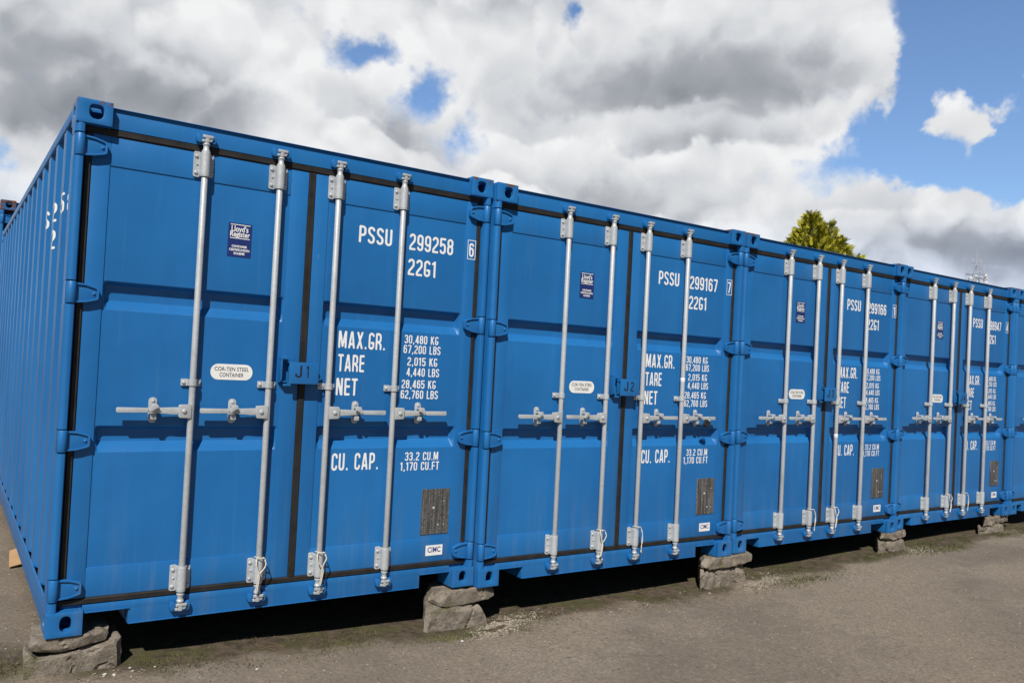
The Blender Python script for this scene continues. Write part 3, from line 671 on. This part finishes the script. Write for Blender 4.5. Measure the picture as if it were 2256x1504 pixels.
# plates and stickers
pl = MB().box(dx(2.025), dx(2.224), PYP - .004, PYP, dz(.349), dz(.627)).build('data_plate', M['plate'], d_right, .0012, 1)
for fx, fz, r in ((.44, .58, .009), (.80, .72, .004), (.62, .20, .006), (.82, .20, .004)):
    px = dx(2.025) + fx * .2; pz = dz(.349) + fz * .28; MB().lathe([(r, 0), (r * .6, .004)], 8, T=lambda x, y, z: (px + x, PYP - .004 - z, pz + y)).build('plate_rivet', M['galv'], d_right)
st = MB().box(dx(2.068), dx(2.188), PY - .0012, PY - .0002, dz(.219), dz(.282)).build('white_maker_sticker', M['stick'], d_right)
font_mesh('sticker_print', 'CIMC', (dx(2.068) + dx(2.188)) / 2, dz(.2525), PY - .0018, .046, M['cimc'], d_right, width=.094, bold=.0009)
oval = MB().prism(rrect(dx(.705), dx(.929), dz(1.256), dz(1.339), .0405, 9), TY, TY + .0012).build('oval_steel_sticker', M['stick'], d_left)
font_mesh('sticker_print', 'COR-TEN STEEL', dx(.817), dz(1.312), TY - .0007, .030, M['ink'], d_left, width=.186, bold=.0002)
font_mesh('sticker_print', 'CONTAINER', dx(.817), dz(1.281), TY - .0007, .030, M['ink'], d_left, width=.130, bold=.0002)
lx0, lx1, lz0, lz1 = dx(.756), dx(.883), dz(1.910), dz(2.089); lc = (lx0 + lx1) / 2
MB().box(lx0, lx1, TY, TY + .0012, lz0, lz1).build('certification_sticker', M['navy'], d_left)
ly = TY - .0007
for z in (lz1 - .010, lz1 - .083): MB().add([(lc - .054, ly, z), (lc + .054, ly, z), (lc + .054, ly, z + .004), (lc - .054, ly, z + .004)], [(0, 1, 2, 3)]).build('sticker_rule', M['stick'], d_left)
font_mesh('sticker_print', "Lloyd's", lc - .002, lz1 - .032, ly, .044, M['stick'], d_left, width=.092, bold=.0009)
font_mesh('sticker_print', 'Register', lc, lz1 - .060, ly, .040, M['stick'], d_left, width=.108, bold=.0009)
font_mesh('sticker_print', 'CONTAINER', lc, lz0 + .056, ly, .0165, M['stick'], d_left, width=.084, bold=.0006)
font_mesh('sticker_print', 'CERTIFICATION', lc, lz0 + .037, ly, .0165, M['stick'], d_left, width=.110, bold=.0006)
font_mesh('sticker_print', 'SCHEME', lc, lz0 + .018, ly, .0165, M['stick'], d_left, width=.060, bold=.0006)

# ------------------------------------------------------------------ place the row
ROW = [(0.0, 0.0, 0.0, 0.0), (2.4496, -.0324, -.012, -.0016), (4.9345, -.0117, -.008, .0096), (7.4006, .0523, -.001, .0118), (9.8600, .0830, .000, .0120)]
SER = [('299258', '6'), ('299167', '7'), ('299166', '1'), ('298947', '4'), None]
LABEL = ['blue shipping container nearest the camera, numbered 299258 with J1 on its lock box',
         'blue shipping container numbered 299167 with J2 on its lock box, between J1 and J3',
         'blue shipping container numbered 299166 with J3 on its lock box',
         'blue shipping container with J4 on its lock box and antenna mast rising above it',
         'blue shipping container at the right end of the row, cut off by the picture edge']
GRP = 'blue shipping containers standing in a row'
side_text = None
conts = []
def find(root, name): return [x for x in ALL_KIDS(root) if x.name.split('.')[0] == name]
proto_kids = None
conts = [C] + [copy_tree(C) for _ in range(5)]
for i, (loc, lb) in enumerate(zip(ROW, LABEL)):
    c = conts[i]; c.location = loc[:3]; c.rotation_euler = (0, 0, loc[3]); tag(c, lb, 'shipping container', GRP)
bgc = conts[5]; bgc.location = (-.005, 6.66, .455); tag(bgc, 'blue shipping container behind the row, only its rusty top corner showing at the far left', 'shipping container', GRP)
for cc in find(bgc, 'corner_casting'):
    cc.data = cc.data.copy(); cc.data.materials[0] = M['blue_rusty']
def doors_of(c):
    ds = find(c, 'door'); return sorted(ds, key=lambda o: sum(v.co.x for v in o.data.vertices))
for i, ser in enumerate(SER):
    if not ser: continue
    c = conts[i]; dl, dr = doors_of(c)
    mb = MB(); put_text(mb, ser[0], dx(1.846), dz(2.073), .101, TY + .0008, .315); mb.build('serial_lettering', M['white'], dr)
    mb = MB(); put_text(mb, ser[1], dx(2.272), dz(2.079), .088, PY - .0008, .036); y = PY - .0008
    X0_, X1_, Z0_, Z1_ = dx(2.260), dx(2.321), dz(2.063), dz(2.185); q = .0042
    for a, b, cc, e_ in ((X0_, X1_, Z0_, Z0_ + q), (X0_, X1_, Z1_ - q, Z1_), (X0_, X0_ + q, Z0_ + q, Z1_ - q), (X1_ - q, X1_, Z0_ + q, Z1_ - q)):
        mb.add([(a, y, cc), (b, y, cc), (b, y, e_), (a, y, e_)], [(0, 1, 2, 3)])
    mb.build('check_digit_lettering', M['white'], dr)
for i in range(5):
    lb = find(conts[i], 'lock_box')[0]; mb = MB(); keep = TW
    put_text(mb, 'J', bx0 + .034, bz0 + .034, .068, fy - .0008, .040); put_text(mb, str(i + 1), bx0 + .098, bz0 + .034, .068, fy - .0008, .018 if i == 0 else .032)
    mb.build('box_number', M['cut'], lb)
# number painted across the corrugations of the exposed side
def on_side(x, y, z):                          # x runs along the text, towards the door end
    yy = 1.5 - x; return (.0085 + corr(yy), yy, z)
sw0 = sorted(find(C, 'side_wall'), key=lambda o: sum(v.co.x for v in o.data.vertices))[0]
for row, z in (((('P', 1.47, .07), ('S', 1.36, .07), ('S', 1.22, .08), ('U', 1.06, .08), ('2', .84, .08), ('9', .738, .06), ('9', .668, .055), ('2', .603, .055), ('5', .47, .08), ('8', .37, .07), ('6', .28, .07)), 2.085),
               ((('2', .84, .08), ('2', .735, .06), ('G', .665, .055), ('1', .603, .045)), 1.93)):
    mb = MB()
    for ch, yc, w_ in row: put_text(mb, ch, 1.5 - yc - w_ / 2, z, .11, 0, w_, on_side)
    mb.build('side_lettering', M['white'], sw0)
# white tape on two bars
def bar_of(c, k): return sorted(find(c, 'locking_bar'), key=lambda o: sum(v.co.x for v in o.data.vertices))[k]
for ci, k, z in ((1, 3, 1.377), (2, 2, .935)):
    MB().lathe([(.0169, -.017), (.0176, -.016), (.0176, .016), (.0169, .017)], 16, T=lambda x, y, zz: (BARS[k] + x, BY + y, z + zz), cap=False).build('white_tape', M['stick'], bar_of(conts[ci], k), smooth=True)

# cords looped round the lower brackets
WHICH = {1: 'second', 2: 'third'}
def wpt(ci, p):
    x, y, z, rz = ROW[ci]; return (x + p[0] * math.cos(rz) - p[1] * math.sin(rz), y + p[0] * math.sin(rz) + p[1] * math.cos(rz), z + p[2])
def smooth_path(pts, n=5):
    out = []
    P = [pts[0]] + list(pts) + [pts[-1]]
    for i in range(1, len(P) - 2):
        p0, p1, p2, p3 = [Vector(q) for q in P[i - 1:i + 3]]
        for k in range(n):
            t = k / n; out.append(.5 * ((2 * p1) + (p2 - p0) * t + (2 * p0 - 5 * p1 + 4 * p2 - p3) * t * t + (3 * p1 - p0 - 3 * p2 + p3) * t ** 3))
    out.append(Vector(pts[-1])); return out
for ci in range(4):
    for k in (1, 2):
        bx = BARS[k]; zt = dz(.238) + .074; mb = MB(); r = .0033; rnd = random.Random(ci * 7 + k)
        loop = [(bx - .024, .020, zt + .004), (bx - .018, -.014, zt + .006), (bx, -.024, zt + .004), (bx + .020, -.016, zt), (bx + .024, .020, zt - .004)]
        style = (ci + k) % 2 if ci else 0
        if style == 0:
            j = rnd.uniform(-.016, .004)
            mb.tube(smooth_path([wpt(ci, p) for p in [(bx + .020, -.012, zt), (bx + .026, -.026, zt - .030), (bx + .012, -.028, zt - .058), (bx + j, -.028, zt - .085), (bx + j - .004, -.027, zt - .130), (bx + j - .010, -.024, zt - .172)]]), r, 6)
            mb.tube(smooth_path([wpt(ci, p) for p in [(bx - .020, -.012, zt + .004), (bx - .028, -.026, zt - .022), (bx - .020, -.028, zt - .052), (bx + j + .004, -.029, zt - .086), (bx + j + .003, -.029, zt - .128), (bx + j - .004, -.024, zt - .178)]]), r, 6)
        else:
            mb.tube(smooth_path([wpt(ci, p) for p in [(bx + .020, -.014, zt), (bx + .031, -.022, zt - .040), (bx + .030, -.022, zt - .090), (bx + .028, -.022, zt - .140), (bx + .024, -.020, zt - .178)]]), r, 6)
            mb.tube(smooth_path([wpt(ci, p) for p in [(bx + .018, -.016, zt), (bx + .027, -.025, zt - .042), (bx + .034, -.024, zt - .092), (bx + .024, -.024, zt - .138), (bx + .030, -.020, zt - .184)]]), r, 6)
        mb.tube(smooth_path([wpt(ci, p) for p in loop]), r, 6)
        o = mb.build('cord', M['cord'], None, 0, smooth=True)
        tag(o, 'white cord looped over the bottom of the %s locking bar on the J%d container' % (WHICH[k], ci + 1), 'cord', 'white cords on the locking bars')

# padlock on the second container's last handle
px, pz = 2.028, 1.055; T = lambda x, y, z: wpt(1, (px + x * .88 + z * .45, -.038 + y, pz + z * .88 - x * .45))
pk = empty('padlock', wpt(1, (px, -.038, pz))); tag(pk, 'dark padlock hanging on the last handle of the J2 container', 'padlock')
o_ = Vector(pk.location)
mb = MB(); mb.prism(rrect(-.026, .026, -.030, .024, .008), -.012, .012, T=lambda x, y, z: tuple(Vector(T(x, y, z)) - o_)); mb.build('lock_body', M['lock'], pk, .003, 2)
mb = MB(); mb.tube([tuple(Vector(T(.016 * math.cos(R(a)), 0, .034 + .02 * math.sin(R(a)))) - o_) for a in range(180, -1, -20)] + [tuple(Vector(T(.016, 0, .02)) - o_)], .0045, 8); mb.build('shackle', M['galv'], pk, smooth=True)

# ------------------------------------------------------------------ ground
GK = [(-4, -.175), (0, -.178), (.9, -.20), (1.75, -.24), (2.7, -.265), (3.9, -.262), (5.9, -.225), (7, -.195), (9.5, -.172), (12, -.17), (40, -.17)]
def gz(x, y):
    x0_ = x; x = min(max(x, -4), 40)
    for (a, za), (b, zb) in zip(GK[:-1], GK[1:]):
        if x <= b: t = (x - a) / (b - a); t = t * t * (3 - 2 * t); z = za + (zb - za) * t; break
    if y > 6.15: t = min((y - 6.15) / .45, 1); z += (.455 - z) * t * t * (3 - 2 * t) * min(1, max(0, (5.0 - x0_) / 2.2)) * min(1, max(0, (x0_ + 6) / 3)) * min(1, max(0, (22 - y) / 8))
    if -3 < x < 14 and -5 < y < 6: z += .006 * mnoise.noise(Vector((x * 1.3, y * 1.3, 0))) + .004 * mnoise.noise(Vector((x * 5, y * 5, 3)))
    return z
xs = [-600, -150, -40, -14, -7] + [-4 + .12 * i for i in range(int(17 / .12))] + [13.5, 16, 22, 40, 150, 700]
ys = [-600, -150, -40, -14, -8] + [-5 + .12 * i for i in range(int(12.4 / .12))] + [8, 10, 16, 40, 150, 700]
vs = [(x, y, gz(x, y)) for x in xs for y in ys]; ny = len(ys)
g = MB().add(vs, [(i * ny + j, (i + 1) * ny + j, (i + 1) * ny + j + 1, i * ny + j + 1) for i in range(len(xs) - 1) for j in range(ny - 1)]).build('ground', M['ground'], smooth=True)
g['kind'] = 'structure'

# ------------------------------------------------------------------ concrete blocks under the corners
def block(name, poly, y0, y1, seed, label, rough=.010):
    y1 = y0 + min(y1 - y0, .24); sk = ((poly[0][0] + .474) / 4.27) * .9 * (y1 - y0); xm = max(p[0] for p in poly); xl = min(p[0] for p in poly)
    """broken concrete block: front outline in (x, z), real depth, chipped surface"""
    bm = bmesh.new(); n = len(poly)
    f = [bm.verts.new((p[0], y0, p[1])) for p in poly]; b = [bm.verts.new((p[0] + max(0, sk) * (xm - p[0]) / (xm - xl), y1, p[1])) for p in poly]
    bm.faces.new(f); bm.faces.new(b[::-1])
    for i in range(n): bm.faces.new((f[i], b[i], b[(i + 1) % n], f[(i + 1) % n]))
    bmesh.ops.recalc_face_normals(bm, faces=bm.faces)
    rb = random.Random(seed); ztop = max(p[1] for p in poly); zlow = min(p[1] for p in poly)
    bmesh.ops.bevel(bm, geom=[e for e in bm.edges], offset=.005, segments=1, profile=.5, affect='EDGES', clamp_overlap=True)
    # knock angular chips off edges and corners
    vs0 = [v.co.copy() for v in bm.verts if v.co.y < y0 + .05]
    for _ in range(9):
        p = rb.choice(vs0); nrm = Vector((rb.uniform(-1, 1), rb.uniform(-1.1, -.2), rb.uniform(-.9, .7) if p.z < ztop - .03 else rb.uniform(-.2, .5))).normalized()
        top = max((v.co.dot(nrm) for v in bm.verts)); d = max(p.dot(nrm), top - .05) - rb.uniform(.004, .018)
        bmesh.ops.bisect_plane(bm, geom=bm.verts[:] + bm.edges[:] + bm.faces[:], plane_co=nrm * max(d, top - .022), plane_no=nrm, clear_outer=True)
        bmesh.ops.holes_fill(bm, edges=[e for e in bm.edges if e.is_boundary])
    bmesh.ops.triangulate(bm, faces=bm.faces)
    for _ in range(6):
        es = [e for e in bm.edges if e.calc_length() > .020]
        if not es: break
        bmesh.ops.subdivide_edges(bm, edges=es, cuts=1); bmesh.ops.triangulate(bm, faces=bm.faces)
    bm.normal_update()
    for v in bm.verts:
        q = v.co + Vector((seed * 3.1, 0, 0)); k = mnoise.fractal(q * 14, .8, 2.2, 4) * rough * .45 + mnoise.noise(q * 60) * rough * .22
        cr = abs(mnoise.noise(q * 6 + Vector((4, 8, 1)))); k -= rough * 1.3 * max(0, 1 - cr / .06) * (mnoise.noise(q * 2.5) > -.1)
        v.co += v.normal * k; v.co.z = min(v.co.z, ztop)
    me = bpy.data.meshes.new(name); bm.to_mesh(me); bm.free(); me.materials.append(M['concrete'])
    me.polygons.foreach_set('use_smooth', [True] * len(me.polygons)); me.set_sharp_from_angle(angle=R(24))
    return tag(link(name, me), label, 'concrete block', 'concrete blocks under the containers')
block('concrete_block', [(-.055, -.002), (-.062, -.050), (-.020, -.092), (.120, -.080), (.215, -.068), (.262, -.064), (.305, -.002)], .012, .30, 1, 'cracked upper concrete block directly under the left corner of the J1 container')
block('concrete_block', [(-.075, -.30), (-.085, -.060), (-.05, -.070), (-.025, -.097), (.120, -.084), (.262, -.070), (.330, -.046), (.352, -.044), (.362, -.30)], .004, .36, 2, 'wide lower concrete block at the far left, under the J1 corner block')
block('concrete_block', [(2.135, -.014), (2.095, -.060), (2.095, -.072), (2.240, -.118), (2.40, -.112), (2.55, -.098), (2.610, -.085), (2.622, -.014)], -.010, .30, 3, 'mossy upper concrete block under the joint of J1 and J2')
block('concrete_block', [(2.080, -.36), (2.085, -.078), (2.100, -.076), (2.240, -.123), (2.40, -.117), (2.48, -.125), (2.54, -.20), (2.58, -.36)], -.012, .34, 4, 'crumbling lower concrete block under the joint of J1 and J2', .016)
block('concrete_block', [(4.575, -.014), (4.525, -.050), (4.530, -.085), (4.620, -.105), (4.80, -.100), (4.98, -.112), (5.11, -.105), (5.165, -.080), (5.170, -.014)], -.040, .30, 5, 'mossy upper concrete block under the joint of J2 and J3', .014)
block('concrete_block', [(4.545, -.36), (4.535, -.095), (4.620, -.112), (4.80, -.107), (4.98, -.119), (5.10, -.112), (5.11, -.36)], -.028, .34, 6, 'crumbling lower concrete block under the joint of J2 and J3', .018)
block('concrete_block', [(7.110, -.010), (7.080, -.070), (7.230, -.090), (7.400, -.080), (7.545, -.060), (7.600, -.050), (7.600, -.008)], .010, .32, 7, 'rounded upper concrete block under the joint of J3 and J4', .014)
block('concrete_block', [(7.050, -.30), (7.070, -.078), (7.230, -.098), (7.400, -.088), (7.555, -.068), (7.575, -.30)], .016, .36, 8, 'dark lower concrete block under the joint of J3 and J4', .016)
block('concrete_block', [(9.260, -.005), (9.215, -.100), (9.380, -.100), (9.520, -.085), (9.520, -.004)], .070, .34, 9, 'upper concrete block under the joint of J4 and the last container', .012)
block('concrete_block', [(9.090, -.30), (9.110, -.110), (9.380, -.107), (9.690, -.090), (9.720, -.30)], .066, .38, 10, 'long lower concrete block under the joint of J4 and the last container', .014)
block('concrete_block', [(9.560, -.004), (9.530, -.080), (9.700, -.084), (9.905, -.080), (9.905, -.004)], .110, .36, 11, 'small upper concrete block behind the last joint, under the right-end container', .012)

# ------------------------------------------------------------------ rubble, stones, moss
def rock(mb, x, y, z, s, rnd, flat=.7):
    vs = []
    for p in ((0, 0, 1), (1, 0, .2), (.3, .95, .1), (-.8, .6, .2), (-.8, -.6, 0), (.3, -.95, .15), (0, 0, -.7)):
        vs.append((x + s * (p[0] + rnd.uniform(-.35, .35)), y + s * (p[1] + rnd.uniform(-.35, .35)), z + s * flat * (p[2] + rnd.uniform(-.3, .3))))
    mb.add(vs, [(0, 1, 2), (0, 2, 3), (0, 3, 4), (0, 4, 5), (0, 5, 1), (6, 2, 1), (6, 3, 2), (6, 4, 3), (6, 5, 4), (6, 1, 5)])
rnd = random.Random(3)
def patch(mb, cx, cy, rx, ry, rot, n, s0, s1):
    for _ in range(n):
        a = rnd.uniform(0, 6.283); q = rnd.gauss(0, .5); x = cx + rx * q * math.cos(rot) - ry * rnd.gauss(0, .5) * math.sin(rot); y = cy + rx * q * math.sin(rot) + ry * rnd.gauss(0, .5) * math.cos(rot)
        s = rnd.uniform(s0, s1); rock(mb, x, y, gz(x, y) + s * .15, s, rnd)
def heap(mb, cx, cy, rx, ry, rot, n):
    k = 0
    while k < n:
        u, v = rnd.gauss(0, .55), rnd.gauss(0, .55); x = cx + rx * u * math.cos(rot) - ry * v * math.sin(rot); y = cy + rx * u * math.sin(rot) + ry * v * math.cos(rot)
        if mnoise.noise(Vector((x * 9, y * 14, 2.2))) < -.12 + .25 * math.hypot(u, v) - .2: continue
        s = min(.011, .0022 * math.exp(abs(rnd.gauss(0, .55)))); rock(mb, x, y, gz(x, y) + s * rnd.uniform(-.2, .5), s, rnd); k += 1
mb = MB(); heap(mb, 2.62, -.06, .26, .10, .35, 1500); heap(mb, 2.46, -.17, .16, .05, .2, 450); heap(mb, 2.9, .02, .3, .10, .1, 260)
heap(mb, 5.22, -.10, .30, .13, .2, 1300); heap(mb, 5.0, -.18, .25, .06, .1, 260); heap(mb, 7.64, -.07, .24, .15, .1, 800); heap(mb, 9.75, .02, .22, .08, .1, 260)
heap(mb, .20, -.12, .5, .08, .05, 160); heap(mb, 3.6, -.10, 1.0, .14, 0, 260)
o = mb.build('gravel', M['gravel']); o['kind'] = 'stuff'; o['label'] = 'pale broken gravel spilled round the concrete blocks'
mb = MB()
for _ in range(1500):
    x = rnd.uniform(-1.2, 10); y = -.25 - abs(rnd.gauss(0, 1)) * 1.0; s = rnd.choice((.0025, .003, .004, .0045, .006))
    rock(mb, x, y, gz(x, y) + s * .2, s, rnd)
for _ in range(150):
    x = rnd.uniform(-.9, 0.1); y = rnd.uniform(0, 3.5); s = rnd.uniform(.003, .008); rock(mb, x, y, gz(x, y) + s * .2, s, rnd)
o = mb.build('loose_grit', M['gravel']); o['kind'] = 'stuff'; o['label'] = 'loose grit scattered over the worn asphalt'
# moss and dry stalks along the front of the row
mb = MB()
def blade(mb, x, y, h, w):
    a = rnd.uniform(0, 6.283); b = rnd.uniform(.2, 1.2); z = gz(x, y) - .002; dxv, dyv = math.cos(a) * w, math.sin(a) * w; lx, ly = -math.sin(a) * h * b, math.cos(a) * h * b
    mb.add([(x - dxv, y - dyv, z), (x + dxv, y + dyv, z), (x + lx * .5 + dxv * .6, y + ly * .5 + dyv * .6, z + h * .7), (x + lx, y + ly, z + h)], [(0, 1, 2), (0, 2, 3)])
def moss_at(x, y): return mnoise.noise(Vector((x * 1.7, y * 4, 7.3))) + .35 * mnoise.noise(Vector((x * 8, y * 8, 1.1)))
k = 0
while k < 9000:
    x = rnd.uniform(.3, 11.5); y = rnd.gauss(.0, .11)
    if moss_at(x, y) > .08: blade(mb, x, y, rnd.uniform(.004, .016), rnd.uniform(.0015, .0035)); k += 1
for _ in range(900): blade(mb, 5.55 + rnd.gauss(0, .28), -.22 + rnd.gauss(0, .06), rnd.uniform(.006, .02), .003)
for _ in range(700): blade(mb, -.20 + rnd.gauss(0, .12), .20 + rnd.gauss(0, .07), rnd.uniform(.006, .018), .003)
for _ in range(900): blade(mb, 7.9 + rnd.gauss(0, .25), -.14 + rnd.gauss(0, .06), rnd.uniform(.006, .02), .003)
for _ in range(900): blade(mb, 2.2 + rnd.gauss(0, .16), -.16 + rnd.gauss(0, .03), rnd.uniform(.004, .014), .003)
o = mb.build('moss', M['moss']); o['kind'] = 'stuff'; o['label'] = 'thin moss and short grass along the front of the containers'
mb = MB()
for _ in range(90):
    x = rnd.choice((rnd.gauss(1.25, .2), rnd.uniform(.5, 8), rnd.gauss(3.3, .5))); y = rnd.gauss(.02, .09); a = rnd.uniform(0, 6.28); L = rnd.choice((.012, .02, .03, .045, .07)); z = gz(x, y) + .004
    mb.tube([(x, y, z), (x + L * .5 * math.cos(a), y + L * .5 * math.sin(a), z + rnd.uniform(0, .012)), (x + L * math.cos(a), y + L * math.sin(a), z)], .0011, 4)
o = mb.build('dry_litter', M['straw']); o['kind'] = 'stuff'; o['label'] = 'dry stalks and twigs lying at the shadow edge'
for k, (x, y, s, lb) in enumerate([(.262, -.085, .013, 'larger white stone on the ground in front of the left corner block'), (.302, -.098, .009, 'small white stone just right of the larger stone by the left block'),
        (.385, -.035, .009, 'white stone at the right foot of the left corner block'), (.50, -.06, .008, 'lone white stone under the front edge of the J1 container'), (.955, -.26, .009, 'flat white stone on open asphalt before the J1 container'), (2.215, -.235, .010, 'white chip at the front foot of the block between J1 and J2')]):
    me_ = MB(); r9 = random.Random(k); rock(me_, 0, 0, 0, s, r9, .6); o = me_.build('white_stone', M['stone'], None, s * .12, 2, loc=(x, y, gz(x, y) + s * .35)); tag(o, lb, 'stone', 'white stones on the asphalt')

# cardboard lying beside the first container
cb_o = empty('cardboard', (.085, 2.30, gz(.08, 2.3) + .012)); tag(cb_o, 'torn piece of brown cardboard with black letters lying beside the J1 container', 'cardboard')
mb = MB(); poly = [(-.10, -.20), (.02, -.16), (.025, -.20), (.20, -.15), (.22, .20), (-.02, .24), (-.075, .20)]
T = lambda x, y, z: (x, z, .02 - y + .06 * max(0, z + .1) * .9 + .015 * math.sin(x * 9))
mb.prism(poly, 0, .005, T); mb.build('sheet', M['card'], cb_o)
mb = MB(); put_text(mb, 'EC', -.075, -.10, .17, -.0012, .12, lambda x, y, z: T(x, y, z)); mb.build('printed_letters', M['ink'], cb_o)

# ------------------------------------------------------------------ golden conifer behind the row
tr = empty('conifer_tree', (21.95, 11.0, -.17)); tag(tr, 'golden green conifer rising behind the J3 container', 'tree')
rt_ = random.Random(11); TH = 6.72
mb = MB(); mb.tube([(0, 0, -.05), (.04, .02, 1.5), (0, .05, 3.5), (.02, .02, 5.2), (0, 0, TH - .25)], .20, 10, .015)
for k in range(46):
    z = rt_.uniform(.7, TH - .6); a = rt_.uniform(0, 6.283); r = .86 * (TH - z) * .5; mb.tube([(0, 0, z), (r * .5 * math.cos(a), r * .5 * math.sin(a), z + r * .25), (r * .85 * math.cos(a), r * .85 * math.sin(a), z + r * .55)], .03, 5, .006)
mb.build('trunk', M['bark'], tr, smooth=True)
cv, cf, tones = [], [], []
def spray(p, d, L, tone):
    """a flat feathery spray of scale leaves"""
    d = d.normalized(); s = d.cross(Vector((rt_.uniform(-1, 1), rt_.uniform(-1, 1), rt_.uniform(-.3, 1)))).normalized(); nrm = d.cross(s)
    for k in range(7):
        t = k / 6; base = p + d * (L * t * .8)
        for sg in (-1, 1):
            if k == 6 and sg == 1: continue
            l = L * (.42 - .26 * t) * rt_.uniform(.7, 1.2); e = (s * sg * .8 + d * .75 + nrm * rt_.uniform(-.25, .25)).normalized()
            if k == 6: e = d
            w = e.cross(nrm).normalized() * L * .055; tip = base + e * l; o = len(cv)
            cv.extend([base - w, base + w, tip + w * .5, tip - w * .5]); cf.append((o, o + 1, o + 2, o + 3)); tones.append(min(1, max(0, tone + rt_.uniform(-.12, .12))))
def crown(cx, cy, ztop, zlow, slope, n, rmin=.05):
    for _ in range(n):
        u = rt_.random(); z = ztop - (ztop - zlow) * u ** .75; a = rt_.uniform(0, 6.283)
        R_ = rmin + slope * (ztop - z) ** .92; lump = 1 + .30 * mnoise.noise(Vector((math.cos(a) * 1.6, math.sin(a) * 1.6, z * 1.5 + cx))) + .16 * mnoise.noise(Vector((math.cos(a) * 4, math.sin(a) * 4, z * 4)))
        q = rt_.random() ** .35; r = R_ * lump * q; p = Vector((cx + r * math.cos(a), cy + r * math.sin(a), z))
        d = Vector((math.cos(a) * .8, math.sin(a) * .8, rt_.uniform(.1, 1.1))) + Vector((rt_.uniform(-.5, .5), rt_.uniform(-.5, .5), 0))
        tone = .16 + .84 * q ** 3 * rt_.uniform(.35, 1.2); spray(p, d, rt_.uniform(.13, .27), tone)
crown(0, 0, TH, 4.6, .62, 2300); crown(.42, -.30, TH - .25, 5.6, .42, 260); crown(.75, -.5, TH - .72, 4.6, .62, 700); crown(1.15, -.8, 5.5, 4.0, .6, 500); crown(-.5, .3, 5.9, 4.4, .6, 450); crown(0, 0, 5.2, .6, .34, 2200, .95)
me = bpy.data.meshes.new('crown'); me.from_pydata([tuple(v) for v in cv], [], cf); me.materials.append(M['leaf'])
at = me.attributes.new('tone', 'FLOAT', 'FACE'); at.data.foreach_set('value', tones); link('crown', me, tr)

# ------------------------------------------------------------------ antenna mast far beyond
ms = empty('antenna_mast', (127.9, 55.5, -.17)); tag(ms, 'grey lattice antenna mast with dishes far behind the J4 container', 'antenna mast')
mb = MB(); hw = .75; Ht = 18.0
cs = [(-hw, -hw), (hw, -hw), (hw, hw), (-hw, hw)]
for x, y in cs: mb.tube([(x * 1.6, y * 1.6, 0), (x, y, Ht)], .05, 6)
for k in range(12):
    z0, z1 = k * Ht / 12, (k + 1) * Ht / 12; f0, f1 = 1.6 - .6 * k / 12, 1.6 - .6 * (k + 1) / 12
    for q in range(4):
        a, b = cs[q], cs[(q + 1) % 4]; mb.tube([(a[0] * f0, a[1] * f0, z0), (b[0] * f1, b[1] * f1, z1)], .035, 4); mb.tube([(a[0] * f1, a[1] * f1, z1), (b[0] * f1, b[1] * f1, z1)], .035, 4)
mb.build('lattice_tower', M['mast'], ms)
mb = MB()
for zz in (17.0, 18.6):
    for q in range(4):
        a, b = cs[q], cs[(q + 1) % 4]; mb.tube([(a[0] * 1.35, a[1] * 1.35, zz), (b[0] * 1.35, b[1] * 1.35, zz)], .035, 5)
for x, y in cs: mb.tube([(x * 1.3, y * 1.3, 16.6), (x * 1.3, y * 1.3, 18.8)], .03, 5); mb.tube([(x * 1.25, y * 1.25, 18.6), (0, 0, 20.0)], .022, 5)
mb.tube([(-.6, .4, 20.3), (.6, -.4, 20.3)], .035, 5)
mb.build('platform', M['mast'], ms)
MB().tube([(0, 0, 17.5), (0, 0, 20.2), (0, 0, 22.3)], .055, 6, .025).build('whip_antenna', M['dish'], ms)
for x, y, z0, z1 in ((-.95, .6, 18.6, 19.6), (.95, -.6, 18.7, 19.9), (-.5, .3, 20.3, 21.0), (.5, -.3, 20.3, 21.0)):
    MB().tube([(x, y, z0), (x, y, z1)], .05, 6).build('rod_antenna', M['dish'], ms)
for x, y, z, r in ((-.65, -.2, 18.15, .26), (.55, -1.0, 18.4, .26), (.95, -.9, 18.35, .22), (.70, -1.0, 18.0, .26), (.80, -1.0, 17.35, .28), (-1.1, .2, 17.9, .25), (.2, -1.1, 16.9, .3)):
    mb = MB(); dv = Vector((-.86, -.45, .05)).normalized(); qt = dv.to_track_quat('Z', 'Y')
    mb.lathe([(.05, -.25), (r * .7, -.12), (r, 0), (r, .10), (r * .8, .13)], 12, T=lambda a, b, c: tuple(Vector((x, y, z)) + qt @ Vector((a, b, c)))); mb.build('dish_antenna', M['dish'], ms, smooth=True)
